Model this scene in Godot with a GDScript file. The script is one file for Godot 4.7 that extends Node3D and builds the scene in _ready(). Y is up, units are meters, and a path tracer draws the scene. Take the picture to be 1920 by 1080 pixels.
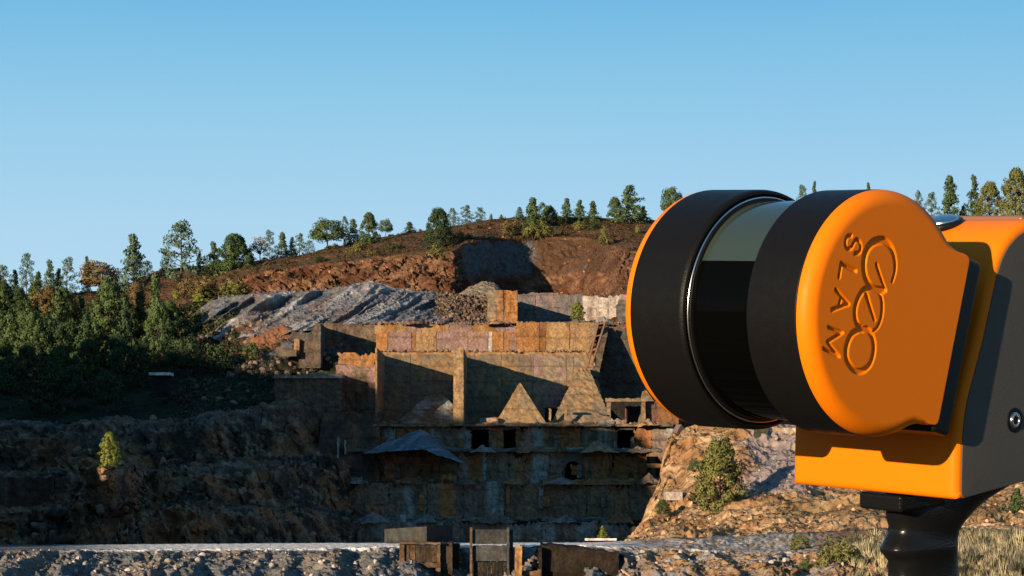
extends Node3D

const F := 4500.0        # focal length, in pixels of a 1920 x 1080 picture
const HY := 900.0        # row of the horizon in that picture
const Q := 0.000263      # metres per modelling unit of the scanner

var M := {}
var used := {}
var n_big: FastNoiseLite
var n_mid: FastNoiseLite
var n_fine: FastNoiseLite
var n_ridge: FastNoiseLite
var n_cell: FastNoiseLite
var verts := {}
var rows_of := {}
var rng := RandomNumberGenerator.new()

# ------------------------------------------------------------------ helpers
func P(px: float, py: float, d: float) -> Vector3:
	return Vector3((px - 960.0) / F * d, (HY - py) / F * d, -d)

func numbered(called: String) -> String:
	if not used.has(called):
		used[called] = 0
		return called
	used[called] += 1
	return "%s_%03d" % [called, used[called]]

func thing(called: String, label: String, category: String, at := Vector3.ZERO, group := "") -> Node3D:
	var o := Node3D.new()
	o.name = numbered(called)
	add_child(o)
	o.position = at
	o.set_meta("label", label)
	o.set_meta("category", category)
	if group != "":
		o.set_meta("group", group)
	return o

func obj(called: String, mesh: Mesh, mat: Material, parent: Node, at := Vector3.ZERO) -> MeshInstance3D:
	var o := MeshInstance3D.new()
	o.name = called
	o.mesh = mesh
	o.material_override = mat
	o.position = at
	parent.add_child(o, true)
	return o

func struct(called: String, mesh: Mesh, mat: Material) -> MeshInstance3D:
	var o := obj(numbered(called), mesh, mat, self)
	o.set_meta("kind", "structure")
	return o

func noise(kind: int, freq: float, octaves: int, s: int, fractal := FastNoiseLite.FRACTAL_FBM) -> FastNoiseLite:
	var n := FastNoiseLite.new()
	n.noise_type = kind
	n.frequency = freq
	n.fractal_type = fractal
	n.fractal_octaves = octaves
	n.seed = s
	return n

func mixc(a: Color, b: Color, t: float) -> Color:
	return a.lerp(b, clampf(t, 0.0, 1.0))

func sst(a: float, b: float, x: float) -> float:
	return smoothstep(a, b, x)

func detail_tex(n: FastNoiseLite, size: int, lo: float, hi: float, stretch: float = 1.0) -> ImageTexture:
	var src := n.get_seamless_image(size, size)
	if stretch != 1.0:
		src.resize(size, int(size * stretch), Image.INTERPOLATE_LANCZOS)
		src = src.get_region(Rect2i(0, 0, size, int(size * stretch)))
	var im := Image.create(src.get_width(), src.get_height(), false, Image.FORMAT_RGB8)
	for y in src.get_height():
		for x in src.get_width():
			var v := lerpf(lo, hi, src.get_pixel(x, y).r)
			im.set_pixel(x, y, Color(v, v, v))
	im.generate_mipmaps()
	return ImageTexture.create_from_image(im)

func normal_tex(n: FastNoiseLite, size: int, strength: float) -> ImageTexture:
	var im := n.get_seamless_image(size, size)
	im.convert(Image.FORMAT_RGBA8)
	im.bump_map_to_normal_map(strength)
	im.generate_mipmaps()
	return ImageTexture.create_from_image(im)

func ground_mat(tex: Texture2D, nrm: Texture2D, per_metre: float, bump: float, rough := 0.95) -> StandardMaterial3D:
	var m := StandardMaterial3D.new()
	m.vertex_color_use_as_albedo = true
	m.albedo_texture = tex
	m.normal_enabled = true
	m.normal_texture = nrm
	m.normal_scale = bump
	m.uv1_triplanar = true
	m.uv1_world_triplanar = true
	m.uv1_scale = Vector3.ONE * per_metre
	m.roughness = rough
	m.metallic_specular = 0.2
	return m

func plain(r: float, g: float, b: float, rough := 0.5, metal := 0.0, spec := 0.5) -> StandardMaterial3D:
	var m := StandardMaterial3D.new()
	m.albedo_color = Color(r, g, b).linear_to_srgb()
	m.roughness = rough
	m.metallic = metal
	m.metallic_specular = spec
	return m

# a grid of points -> a smooth mesh with vertex colours
func grid(nu: int, nv: int, pts: PackedVector3Array, cols: PackedColorArray, into: SurfaceTool = null) -> ArrayMesh:
	var nor := PackedVector3Array()
	nor.resize(pts.size())
	for j in nv:
		for i in nu:
			var k := j * nu + i
			var du := pts[k + (1 if i < nu - 1 else 0)] - pts[k - (1 if i > 0 else 0)]
			var dv := pts[k + (nu if j < nv - 1 else 0)] - pts[k - (nu if j > 0 else 0)]
			nor[k] = dv.cross(du).normalized()
	var idx := PackedInt32Array()
	for j in nv - 1:
		for i in nu - 1:
			var a := j * nu + i
			idx.append_array([a, a + 1, a + nu + 1, a, a + nu + 1, a + nu])
	var arr := []
	arr.resize(Mesh.ARRAY_MAX)
	arr[Mesh.ARRAY_VERTEX] = pts
	arr[Mesh.ARRAY_NORMAL] = nor
	arr[Mesh.ARRAY_COLOR] = cols
	arr[Mesh.ARRAY_INDEX] = idx
	var m := ArrayMesh.new()
	m.add_surface_from_arrays(Mesh.PRIMITIVE_TRIANGLES, arr)
	if into:
		into.append_from(m, 0, Transform3D())
	return m

func along(row: Array, px: float) -> Vector2:
	if px <= row[0][0]:
		return Vector2(row[0][1], row[0][2])
	for i in row.size() - 1:
		if px <= row[i + 1][0]:
			var t: float = (px - row[i][0]) / (row[i + 1][0] - row[i][0])
			t = lerpf(t, t * t * (3.0 - 2.0 * t), 0.5)
			return Vector2(lerpf(row[i][1], row[i + 1][1], t), lerpf(row[i][2], row[i + 1][2], t))
	var l = row[row.size() - 1]
	return Vector2(l[1], l[2])

# terrain sheet lofted through rows of [bearing, height, distance]
func sheet(called: String, rows: Array, x0: float, x1: float, nu: int, per: Array, disp: Callable, colf: Callable, mat: Material) -> MeshInstance3D:
	var pts := PackedVector3Array()
	var cols := PackedColorArray()
	var nv := 1
	for c in per:
		nv += c
	var w: Array[Vector2] = []
	for j in nv:
		w.append(Vector2.ZERO)
	var lines: Array = []
	for i in nu:
		var px := lerpf(x0, x1, float(i) / (nu - 1))
		var ctrl: Array[Vector2] = []
		for r in rows:
			ctrl.append(along(r, px))
		var col: Array[Vector3] = []
		for s in per.size():
			var steps: int = per[s]
			for k in steps + (1 if s == per.size() - 1 else 0):
				var t := float(k) / steps
				var v := ctrl[s].lerp(ctrl[s + 1], t)
				col.append(P(px, v.x, v.y))
		lines.append(col)
	pts.resize(nu * nv)
	cols.resize(nu * nv)
	for j in nv:
		for i in nu:
			var p: Vector3 = lines[i][j]
			var q: Vector3 = disp.call(p, float(j) / (nv - 1))
			pts[j * nu + i] = q
			cols[j * nu + i] = colf.call(q, float(j) / (nv - 1))
	verts[called] = pts
	rows_of[called] = rows
	return struct(called, grid(nu, nv, pts, cols), mat)

# distance of a sheet at a pixel
func depth_on(called: String, px: float, py: float) -> float:
	var rows: Array = rows_of[called]
	var prev := along(rows[0], px)
	for k in range(1, rows.size()):
		var c := along(rows[k], px)
		if py <= c.x and c.x > prev.x:
			return lerpf(prev.y, c.y, clampf((py - prev.x) / (c.x - prev.x), 0, 1))
		prev = c
	return prev.y

func rough(p: Vector3, amp: float, f: float) -> Vector3:
	var a := n_ridge.get_noise_3dv(p * f)
	var b := n_mid.get_noise_3dv(p * f * 2.3 + Vector3(40, 7, 3))
	var c := n_fine.get_noise_3dv(p * f * 1.6)
	return p + Vector3(b * 0.6, a * 0.45 + c * 0.35, a + c * 0.5) * amp

# rough slab of concrete or stone: four corners [px, py, d], thickness going back
func slab(st: SurfaceTool, tl: Array, tr: Array, br: Array, bl: Array, th: float, colf: Callable, amp := 0.12, ragged := 0.25) -> void:
	var A := P(tl[0], tl[1], tl[2])
	var B := P(tr[0], tr[1], tr[2])
	var C := P(br[0], br[1], br[2])
	var D := P(bl[0], bl[1], bl[2])
	var nu := clampi(int(maxf(A.distance_to(B), C.distance_to(D)) / 0.3), 2, 160) + 1
	var nv := clampi(int(maxf(A.distance_to(D), B.distance_to(C)) / 0.3), 2, 60) + 1
	ragged = minf(ragged, A.distance_to(D) * 0.2)
	var pts := PackedVector3Array()
	var cols := PackedColorArray()
	for j in nv:
		var v := float(j) / (nv - 1)
		for i in nu:
			var u := float(i) / (nu - 1)
			var p := A.lerp(B, u).lerp(D.lerp(C, u), v)
			p.z += (n_mid.get_noise_3dv(p * 3.0) + n_fine.get_noise_3dv(p * 2.0) * 0.7) * amp
			var e := n_fine.get_noise_2d(p.x * 2.6, p.z * 2.0) * 0.8 + n_mid.get_noise_2d(p.x * 1.7, 5.0) 
			p.y -= maxf(0.0, e) * ragged * 2.0 * sst(0.25, 0.0, v)
			p.x += n_fine.get_noise_2d(p.y * 7.0, p.z) * ragged * 0.5 * (sst(0.94, 1.0, u) + sst(0.06, 0.0, u))
			pts.append(p)
			cols.append(colf.call(p))
	grid(nu, nv, pts, cols, st)
	# sides: top, left, right, going straight back
	var back := Vector3(0, 0, -th)
	var nb := clampi(int(th / 0.6), 2, 24)
	for side in 3:
		var n := nv if side > 0 else nu
		var sp := PackedVector3Array()
		var sc := PackedColorArray()
		for j in nb + 1:
			for i in n:
				var k: int
				if side == 0: k = i
				elif side == 1: k = (n - 1 - i) * nu
				else: k = i * nu + nu - 1
				var p := pts[k] + back * (1.0 - float(j) / nb)
				if j < nb:
					if side == 0: p.y += n_mid.get_noise_3dv(p * 3.0) * amp * 1.5
					else: p.x += n_mid.get_noise_3dv(p * 3.0) * amp
				sp.append(p)
				sc.append(colf.call(p))
		grid(n, nb + 1, sp, sc, st)

func new_st() -> SurfaceTool:
	var st := SurfaceTool.new()
	st.begin(Mesh.PRIMITIVE_TRIANGLES)
	return st

# straight rectangle version
func rect(st: SurfaceTool, x0: float, y0: float, x1: float, y1: float, d: float, th: float, colf: Callable, amp := 0.12, ragged := 0.25) -> void:
	slab(st, [x0, y0, d], [x1, y0, d], [x1, y1, d], [x0, y1, d], th, colf, amp, ragged)

func stained(base: Color, stain: Color, dark: Color, rust: float, seed_: float) -> Callable:
	return func(p: Vector3) -> Color:
		var s := n_mid.get_noise_3d(p.x * 2.4 + seed_, p.y * 0.35, p.z * 2.4) * 0.5 + 0.5
		var g := n_fine.get_noise_3d(p.x * 1.6 + seed_, p.y * 1.3, p.z * 1.6) * 0.5 + 0.5
		var k := n_fine.get_noise_3d(p.x * 2.6, p.y * 0.3 + seed_, p.z * 2.6) * 0.5 + 0.5
		var c := mixc(base, stain, sst(0.62 - rust * 0.5, 0.78 - rust * 0.3, s))
		c = mixc(c, dark, sst(0.54, 0.74, k) * 0.5)
		var m := n_fine.get_noise_3dv(p * 3.1)
		c = mixc(c, dark, sst(0.12, 0.5, m) * 0.55)
		var joint := absf(fposmod(p.y + n_mid.get_noise_2d(p.x, seed_) * 0.5, 2.6) - 1.3)
		c *= lerpf(0.62, 1.0, sst(0.0, 0.22, joint))      # lift lines of the formwork
		return c * lerpf(0.5, 1.45, g)

# ---- small solid pieces
func bar(st: SurfaceTool, a: Vector3, b: Vector3, w: float, h: float, c: Color) -> void:
	var z := (b - a).normalized()
	var x := (Vector3.UP.cross(z) if absf(z.y) < 0.95 else Vector3.BACK.cross(z)).normalized()
	var y := z.cross(x)
	var box := BoxMesh.new()
	box.size = Vector3(w, h, a.distance_to(b))
	var arr := box.get_mesh_arrays()
	var cc := PackedColorArray()
	cc.resize(arr[Mesh.ARRAY_VERTEX].size())
	cc.fill(c)
	arr[Mesh.ARRAY_COLOR] = cc
	arr[Mesh.ARRAY_TEX_UV] = null
	arr[Mesh.ARRAY_TANGENT] = null
	var m := ArrayMesh.new()
	m.add_surface_from_arrays(Mesh.PRIMITIVE_TRIANGLES, arr)
	st.append_from(m, 0, Transform3D(Basis(x, y, z), (a + b) * 0.5))

func rock_mesh(s: int) -> ArrayMesh:
	var r := RandomNumberGenerator.new()
	r.seed = s
	var pts := PackedVector3Array()
	for i in 16:
		var v := Vector3(r.randfn(), r.randfn(), r.randfn()).normalized()
		pts.append(v * Vector3(1.0, r.randf_range(0.55, 0.8), 0.85) * r.randf_range(0.8, 1.05))
	var sh := ConvexPolygonShape3D.new()
	# hull by icosphere snapped to the nearest facets of a random polytope
	var planes: Array[Plane] = []
	for i in 13:
		var nrm := Vector3(r.randfn(), r.randfn(), r.randfn()).normalized()
		planes.append(Plane(nrm, r.randf_range(0.55, 0.9)))
	var sp := SphereMesh.new()
	sp.radial_segments = 12
	sp.rings = 7
	sp.radius = 1.0
	sp.height = 2.0
	var arr := sp.get_mesh_arrays()
	var vs: PackedVector3Array = arr[Mesh.ARRAY_VERTEX]
	var ix: PackedInt32Array = arr[Mesh.ARRAY_INDEX]
	for i in vs.size():
		var dir := vs[i].normalized()
		var t := 1.0
		for pl in planes:
			var dn := dir.dot(pl.normal)
			if dn > 0.05:
				t = minf(t, pl.d / dn)
		vs[i] = dir * t * Vector3(1.0, 0.75, 0.9)
	var st := new_st()
	st.set_smooth_group(-1)
	for i in ix:
		st.set_color(Color.WHITE)
		st.add_vertex(vs[i])
	st.generate_normals()
	return st.commit()

func scatter(called: String, meshes: Array, mat: Material, spots: Array, label := "", category := "") -> void:
	# spots: [Transform3D, Color]
	for k in meshes.size():
		var mm := MultiMesh.new()
		mm.transform_format = MultiMesh.TRANSFORM_3D
		mm.use_colors = true
		mm.mesh = meshes[k]
		var mine: Array = []
		for i in range(k, spots.size(), meshes.size()):
			mine.append(spots[i])
		mm.instance_count = mine.size()
		for i in mine.size():
			mm.set_instance_transform(i, mine[i][0])
			mm.set_instance_color(i, mine[i][1])
		var o := MultiMeshInstance3D.new()
		o.multimesh = mm
		o.material_override = mat
		o.name = numbered(called)
		o.set_meta("kind", "stuff")
		if label != "":
			o.set_meta("label", label)
			o.set_meta("category", category)
			o.set_meta("group", label)
		add_child(o)

# ------------------------------------------------------------------ trees
func leaf_quad(st: SurfaceTool, r: RandomNumberGenerator, at: Vector3, size: float, nrm: Vector3, c: Color) -> void:
	var d := Vector3(r.randfn(), r.randfn(), r.randfn()).normalized()
	var e := d.cross(Vector3(r.randfn(), r.randfn(), r.randfn())).normalized()
	st.set_color(c)
	st.set_normal(nrm)
	# wound so that its front lies on the side of its normal
	var s := 1.0 if d.cross(e).dot(nrm) > 0.0 else -1.0
	st.add_vertex(at + d * size)
	st.add_vertex(at - d * size * 0.6 - e * size * 0.5 * s)
	st.add_vertex(at - d * size * 0.6 + e * size * 0.5 * s)

func clump(st: SurfaceTool, r: RandomNumberGenerator, at: Vector3, rad: Vector3, n: int, size: float, tone: float) -> void:
	for i in int(n * 0.62):
		var o := Vector3(r.randfn(), r.randfn(), r.randfn()).normalized() * pow(r.randf(), 0.3)
		var q := at + o * rad
		var out := (o + Vector3(q.x, 0.05, q.z).normalized() * 0.6 + Vector3(r.randfn(), r.randfn(), r.randfn()) * 0.25).normalized()
		var v := tone * r.randf_range(0.75, 1.25)
		leaf_quad(st, r, q, size * r.randf_range(0.9, 1.8), out, Color(v, v, v * r.randf_range(0.8, 1.1)))

func limb(st: SurfaceTool, a: Vector3, b: Vector3, ra: float, rb: float, seg := 6) -> void:
	var z := (b - a).normalized()
	var x := (Vector3.FORWARD if absf(z.y) > 0.9 else Vector3.UP).cross(z).normalized()
	var y := z.cross(x)
	for i in seg:
		var t0 := TAU * i / seg
		var t1 := TAU * (i + 1) / seg
		var d0 := x * cos(t0) + y * sin(t0)
		var d1 := x * cos(t1) + y * sin(t1)
		for v in [[a + d0 * ra, d0], [b + d0 * rb, d0], [b + d1 * rb, d1], [a + d0 * ra, d0], [b + d1 * rb, d1], [a + d1 * ra, d1]]:
			st.set_normal(v[1])
			st.set_color(Color.WHITE)
			st.add_vertex(v[0])

# unit tree: height 1, half-width about 0.5; kinds: cone, open, round, bush, sparse
func tree_meshes(kind: String, s: int) -> Array:
	var r := RandomNumberGenerator.new()
	r.seed = s
	var tr := new_st()
	var cr := new_st()
	var bend := Vector3(r.randf_range(-0.03, 0.03), 0, r.randf_range(-0.03, 0.03))
	if kind != "bush":
		var top := Vector3(0, 0.93, 0) + bend
		limb(tr, Vector3(0, -0.05, 0), Vector3(0, 0.4, 0) + bend * 2.0, 0.026, 0.017)
		limb(tr, Vector3(0, 0.4, 0) + bend * 2.0, top, 0.017, 0.004)
	match kind:
		"cone":
			var lev := 11
			for l in lev:
				var y := lerpf(0.08, 0.95, float(l) / (lev - 1))
				var rad := 0.5 * pow(1.0 - (y - 0.06) / 0.95, 0.95) * r.randf_range(0.75, 1.1) + 0.02
				var nb := 6 if l < 8 else 4
				var ph := r.randf() * TAU
				for b in nb:
					if r.randf() < 0.2: continue
					var th := ph + TAU * b / nb + r.randf_range(-0.35, 0.35)
					var rr := rad * r.randf_range(0.5, 1.25)
					var tip := Vector3(cos(th) * rr, y + r.randf_range(-0.01, 0.05), sin(th) * rr)
					limb(tr, Vector3(0, y - 0.03, 0) + bend, tip, 0.007, 0.002, 4)
					var tone := r.randf_range(0.7, 1.25)
					clump(cr, r, tip * Vector3(0.9, 1, 0.9), Vector3(0.105, 0.06, 0.105), 44, 0.026, tone)
					clump(cr, r, tip * Vector3(0.5, 1, 0.5) + Vector3(0, 0.01, 0), Vector3(0.11, 0.06, 0.11), 40, 0.026, tone * 0.9)
			clump(cr, r, Vector3(0, 0.96, 0) + bend, Vector3(0.025, 0.05, 0.025), 30, 0.018, 1.1)
		"open":
			for l in 24:
				var y := lerpf(0.14, 0.97, pow(float(l) / 23.0, 0.9))
				var th := l * 2.4 + r.randf_range(-0.5, 0.5)
				var rr := (0.42 * sin(clampf((1.08 - y) / 0.86, 0, 1) * 1.75) + 0.03) * r.randf_range(0.55, 1.15)
				var tip := Vector3(cos(th) * rr, y + 0.03, sin(th) * rr)
				limb(tr, Vector3(0, y - 0.05, 0) + bend, tip, 0.008, 0.003, 4)
				var tone := r.randf_range(0.7, 1.3)
				clump(cr, r, tip, Vector3(0.13, 0.065, 0.13), 90, 0.022, tone)
				if r.randf() < 0.6:
					clump(cr, r, tip * Vector3(0.5, 1, 0.5) + Vector3(0, 0.02, 0), Vector3(0.11, 0.055, 0.11), 60, 0.022, tone * 0.95)
		"round":
			for l in 84:
				var o := Vector3(r.randfn(), r.randfn(), r.randfn()).normalized()
				if o.y < -0.55: o.y *= 0.5
				var k := r.randf_range(0.72, 1.05)
				var c := Vector3(0, 0.52, 0) + o * Vector3(0.4, 0.39, 0.4) * k
				if l % 3 == 0: limb(tr, Vector3(0, 0.35, 0), c, 0.009, 0.003, 4)
				clump(cr, r, c, Vector3(0.13, 0.09, 0.13), 80, 0.022, r.randf_range(0.6, 1.35))
		"full":
			for l in 190:
				var y := 0.1 + 0.86 * pow(r.randf(), 0.9)
				var th := r.randf() * TAU
				var rr := 0.47 * pow(sin(clampf((1.03 - y) * 1.15, 0.0, 1.0) * PI * 0.62), 0.8) * r.randf_range(0.55, 1.0)
				var c := Vector3(cos(th) * rr, y + 0.02, sin(th) * rr)
				if l % 3 == 0: limb(tr, Vector3(0, y - 0.06, 0), c, 0.008, 0.003, 4)
				var up := 0.07 if y > 0.8 else 0.05
				clump(cr, r, c, Vector3(0.085, up, 0.085), 80, 0.017, r.randf_range(0.6, 1.4))
			clump(cr, r, Vector3(0, 0.95, 0), Vector3(0.04, 0.06, 0.04), 60, 0.017, 1.1)
		"sparse":
			for l in 26:
				var o := Vector3(r.randfn(), absf(r.randfn()) * 0.8 + 0.1, r.randfn()).normalized()
				var c := Vector3(0, 0.42, 0) + o * Vector3(0.42, 0.5, 0.42) * r.randf_range(0.6, 1.0)
				limb(tr, Vector3(0, 0.3, 0), c, 0.012, 0.003, 4)
				clump(cr, r, c, Vector3(0.11, 0.08, 0.11), 48, 0.022, r.randf_range(0.7, 1.3))
		"bush":
			for l in 40:
				var o := Vector3(r.randfn(), absf(r.randfn()), r.randfn()).normalized()
				var c := Vector3(0, 0.12, 0) + o * Vector3(0.42, 0.74, 0.42) * r.randf_range(0.6, 1.05)
				if l % 2 == 0: limb(tr, Vector3(0, -0.05, 0), c, 0.016, 0.004, 4)
				clump(cr, r, c, Vector3(0.13, 0.13, 0.13), 60, 0.032, r.randf_range(0.65, 1.3))
	return [tr.commit(), cr.commit()]

var protos := {}
var leaf_mats := {}

func tree(px: float, base: float, top: float, width: float, kind: String, leaf: String, d: float, label: String, group: String) -> void:
	var h := (base - top) / F * d
	var w := width / F * d * (1.4 if kind == "cone" else 1.15)
	if not protos.has(kind):
		protos[kind] = []
		for i in 3:
			protos[kind].append(tree_meshes(kind, 100 + i * 7 + kind.length() * 31))
	var pick: Array = protos[kind][int(px * 7.0 + base) % 3]
	var called := "pine_tree"
	var cat := "pine tree"
	if kind == "bush":
		called = "bush"; cat = "bush"
	elif kind == "sparse" or leaf == "oak":
		called = "oak_tree"; cat = "tree"
	var t := thing(called, label, cat, P(px, base, d), group)
	t.rotation.y = fmod(px * 1.37, TAU)
	t.scale = Vector3(w, h, w)
	obj("branches" if kind == "bush" else "trunk", pick[0], M.bark, t)
	obj("foliage" if kind == "bush" else "crown", pick[1], leaf_mats[leaf], t)

# ------------------------------------------------------------------ scanner parts
func lathe(profile: Array, seg: int) -> ArrayMesh:
	# profile of [radius, a]; axis along local z, hard edges where a point repeats
	var st := new_st()
	for i in profile.size() - 1:
		var p0 = profile[i]
		var p1 = profile[i + 1]
		if p0[0] == p1[0] and p0[1] == p1[1]: continue
		var dn := Vector2(p1[1] - p0[1], -(p1[0] - p0[0])).normalized()   # (radial, axial)
		for k in seg:
			var t0 := TAU * k / seg
			var t1 := TAU * (k + 1) / seg
			var q := []
			for tt in [t0, t1]:
				for pp in [p0, p1]:
					q.append([Vector3(cos(tt) * pp[0], sin(tt) * pp[0], pp[1]) * Q, Vector3(cos(tt) * dn.x, sin(tt) * dn.x, dn.y)])
			for z in [0, 1, 3, 0, 3, 2]:
				st.set_normal(q[z][1])
				st.add_vertex(q[z][0])
	return st.commit()

func sector(r: float, a0: float, a1: float, t0: float, t1: float) -> ArrayMesh:
	var pts := PackedVector3Array()
	var cols := PackedColorArray()
	for j in 2:
		for i in 121:
			var t := lerpf(t1, t0, i / 120.0)
			pts.append(Vector3(cos(t) * r, sin(t) * r, a0 if j == 0 else a1) * Q)
			cols.append(Color.WHITE)
	return grid(121, 2, pts, cols)

func rounded(profile: Array, r: float) -> Array:
	# rounds the inner corners of a lathe profile
	var out := [profile[0]]
	for i in range(1, profile.size() - 1):
		var a := Vector2(profile[i - 1][0], profile[i - 1][1])
		var b := Vector2(profile[i][0], profile[i][1])
		var c := Vector2(profile[i + 1][0], profile[i + 1][1])
		var rr := minf(r, minf(a.distance_to(b), b.distance_to(c)) * 0.45)
		var p := b + (a - b).normalized() * rr
		var q := b + (c - b).normalized() * rr
		for k in 6:
			var t := k / 5.0
			var v := p.lerp(b, t).lerp(b.lerp(q, t), t)
			out.append([v.x, v.y])
	out.append(profile[profile.size() - 1])
	return out

func resample(poly: PackedVector2Array, n: int, smooth_by: int) -> PackedVector2Array:
	var total := 0.0
	for i in poly.size():
		total += poly[i].distance_to(poly[(i + 1) % poly.size()])
	var out := PackedVector2Array()
	var step := total / n
	var seg := 0
	var pos := 0.0
	for k in n:
		var want := k * step
		while true:
			var l := poly[seg].distance_to(poly[(seg + 1) % poly.size()])
			if want <= pos + l or seg == poly.size() - 1:
				out.append(poly[seg].lerp(poly[(seg + 1) % poly.size()], clampf((want - pos) / maxf(l, 1e-6), 0, 1)))
				break
			pos += l
			seg += 1
	for it in smooth_by:
		var c := out.duplicate()
		for i in n:
			out[i] = (c[(i + n - 1) % n] + c[i] * 2.0 + c[(i + 1) % n]) * 0.25
	return out

func normals2(poly: PackedVector2Array) -> PackedVector2Array:
	var out := PackedVector2Array()
	var n := poly.size()
	for i in n:
		var d := poly[(i + 1) % n] - poly[(i + n - 1) % n]
		out.append(Vector2(d.y, -d.x).normalized())   # outward for a counter-clockwise outline
	return out

# outline swept along a with rounded ends: sections [a, inset]
func swept(poly: PackedVector2Array, secs: Array, close0: bool, close1: bool, depthf = null, inner := 40, keep := PackedFloat32Array()) -> ArrayMesh:
	var nrm := normals2(poly)
	var n := poly.size()
	var pts := PackedVector3Array()
	for s in secs:
		for i in n:
			var p := poly[i] - nrm[i] * float(s[1]) * (keep[i] if keep.size() == n else 1.0)
			pts.append(Vector3(p.x, p.y, s[0]))
	var rings: int = secs.size()
	var st := new_st()
	st.set_smooth_group(0)
	var ctr := Vector2.ZERO
	for p in poly: ctr += p / n
	var idx := PackedInt32Array()
	for j in rings - 1:
		for i in n:
			var a := j * n + i
			var b := j * n + (i + 1) % n
			idx.append_array([a, a + n, b + n, a, b + n, b])
	if close1:
		var base := (rings - 1) * n
		var av: float = secs[rings - 1][0]
		for k in range(1, inner + 1):
			var t := 1.0 - float(k) / inner
			for i in n:
				var p0 := pts[base + i]
				var p := ctr + (Vector2(p0.x, p0.y) - ctr) * t
				var dz := 0.0
				if depthf != null: dz = depthf.call(p)
				pts.append(Vector3(p.x, p.y, av - dz))
		for k in inner:
			for i in n:
				var r0 := base if k == 0 else (rings + k - 1) * n
				var r1 := (rings + k) * n
				var a := r0 + i
				var b := r0 + (i + 1) % n
				idx.append_array([a, r1 + i, r1 + (i + 1) % n, a, r1 + (i + 1) % n, b])
	if close0:
		var c := pts.size()
		pts.append(Vector3(ctr.x, ctr.y, secs[0][0]))
		for i in n:
			idx.append_array([c, i, (i + 1) % n])
	for i in pts.size():
		st.add_vertex(pts[i] * Q)
	for i in range(0, idx.size(), 3):
		st.add_index(idx[i]); st.add_index(idx[i + 1]); st.add_index(idx[i + 2])
	st.generate_normals()
	return st.commit()

func ends(a0: float, a1: float, r0: float, r1: float) -> Array:
	var res := []
	for k in 9:
		var t := PI / 2 * k / 8.0
		res.append([a0 + r0 * (1.0 - cos(t)), r0 * (1.0 - sin(t))])
	for k in 13:
		var t := PI / 2 * k / 12.0
		res.append([a1 - r1 + r1 * sin(t), r1 * (1.0 - cos(t))])
	return res

const INK_N := 260
var ink_map := PackedFloat32Array()

func ink_add(a: Vector2, b: Vector2, ha: float, hb: float) -> void:
	var lo := Vector2(minf(a.x, b.x), minf(a.y, b.y)) - Vector2.ONE * (maxf(ha, hb) + 8)
	var hi := Vector2(maxf(a.x, b.x), maxf(a.y, b.y)) + Vector2.ONE * (maxf(ha, hb) + 8)
	for j in range(maxi(0, int(lo.y + INK_N)), mini(2 * INK_N - 1, int(hi.y + INK_N)) + 1):
		for i in range(maxi(0, int(lo.x + INK_N)), mini(2 * INK_N - 1, int(hi.x + INK_N)) + 1):
			var p := Vector2(i - INK_N, j - INK_N)
			var ab := b - a
			var t := clampf((p - a).dot(ab) / maxf(ab.length_squared(), 1e-6), 0, 1)
			var d := p.distance_to(a + ab * t) - lerpf(ha, hb, t) * 1.22
			var k := j * 2 * INK_N + i
			if d < ink_map[k]: ink_map[k] = d

func ink_at(p: Vector2) -> float:
	var x := clampf(p.x + INK_N, 0, 2 * INK_N - 2)
	var y := clampf(p.y + INK_N, 0, 2 * INK_N - 2)
	var i := int(x)
	var j := int(y)
	var u := x - i
	var v := y - j
	var k := j * 2 * INK_N + i
	return lerpf(lerpf(ink_map[k], ink_map[k + 1], u), lerpf(ink_map[k + 2 * INK_N], ink_map[k + 2 * INK_N + 1], u), v)

var sphi := 0.05
# lettering points are given as they lie on the photograph's face, 3.175 units to the pixel from (1480, 400)
func face(x: float, y: float) -> Vector2:
	var px := 1480.0 + x / 3.175
	var py := 400.0 + y / 3.175
	var a := 30.0
	var w := (px - 1645.0 - 0.777 * a) / 0.63
	var h := (588.0 + 0.63 * sphi * a - py - 0.777 * sphi * w) / 0.99
	return Vector2(w, h)

func stroke(pts: Array, h0: float, h1: float, curved := true) -> void:
	var c := Curve2D.new()
	var n := pts.size()
	var poly := PackedVector2Array()
	if curved:
		for i in n:
			var p := face(pts[i][0], pts[i][1])
			var a := face(pts[maxi(i - 1, 0)][0], pts[maxi(i - 1, 0)][1])
			var b := face(pts[mini(i + 1, n - 1)][0], pts[mini(i + 1, n - 1)][1])
			c.add_point(p, -(b - a) / 6.0, (b - a) / 6.0)
		poly = c.tessellate(4, 2.0)
	else:
		for p in pts: poly.append(face(p[0], p[1]))
	for i in poly.size() - 1:
		ink_add(poly[i], poly[i + 1], lerpf(h0, h1, float(i) / (poly.size() - 1)), lerpf(h0, h1, float(i + 1) / (poly.size() - 1)))

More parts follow.
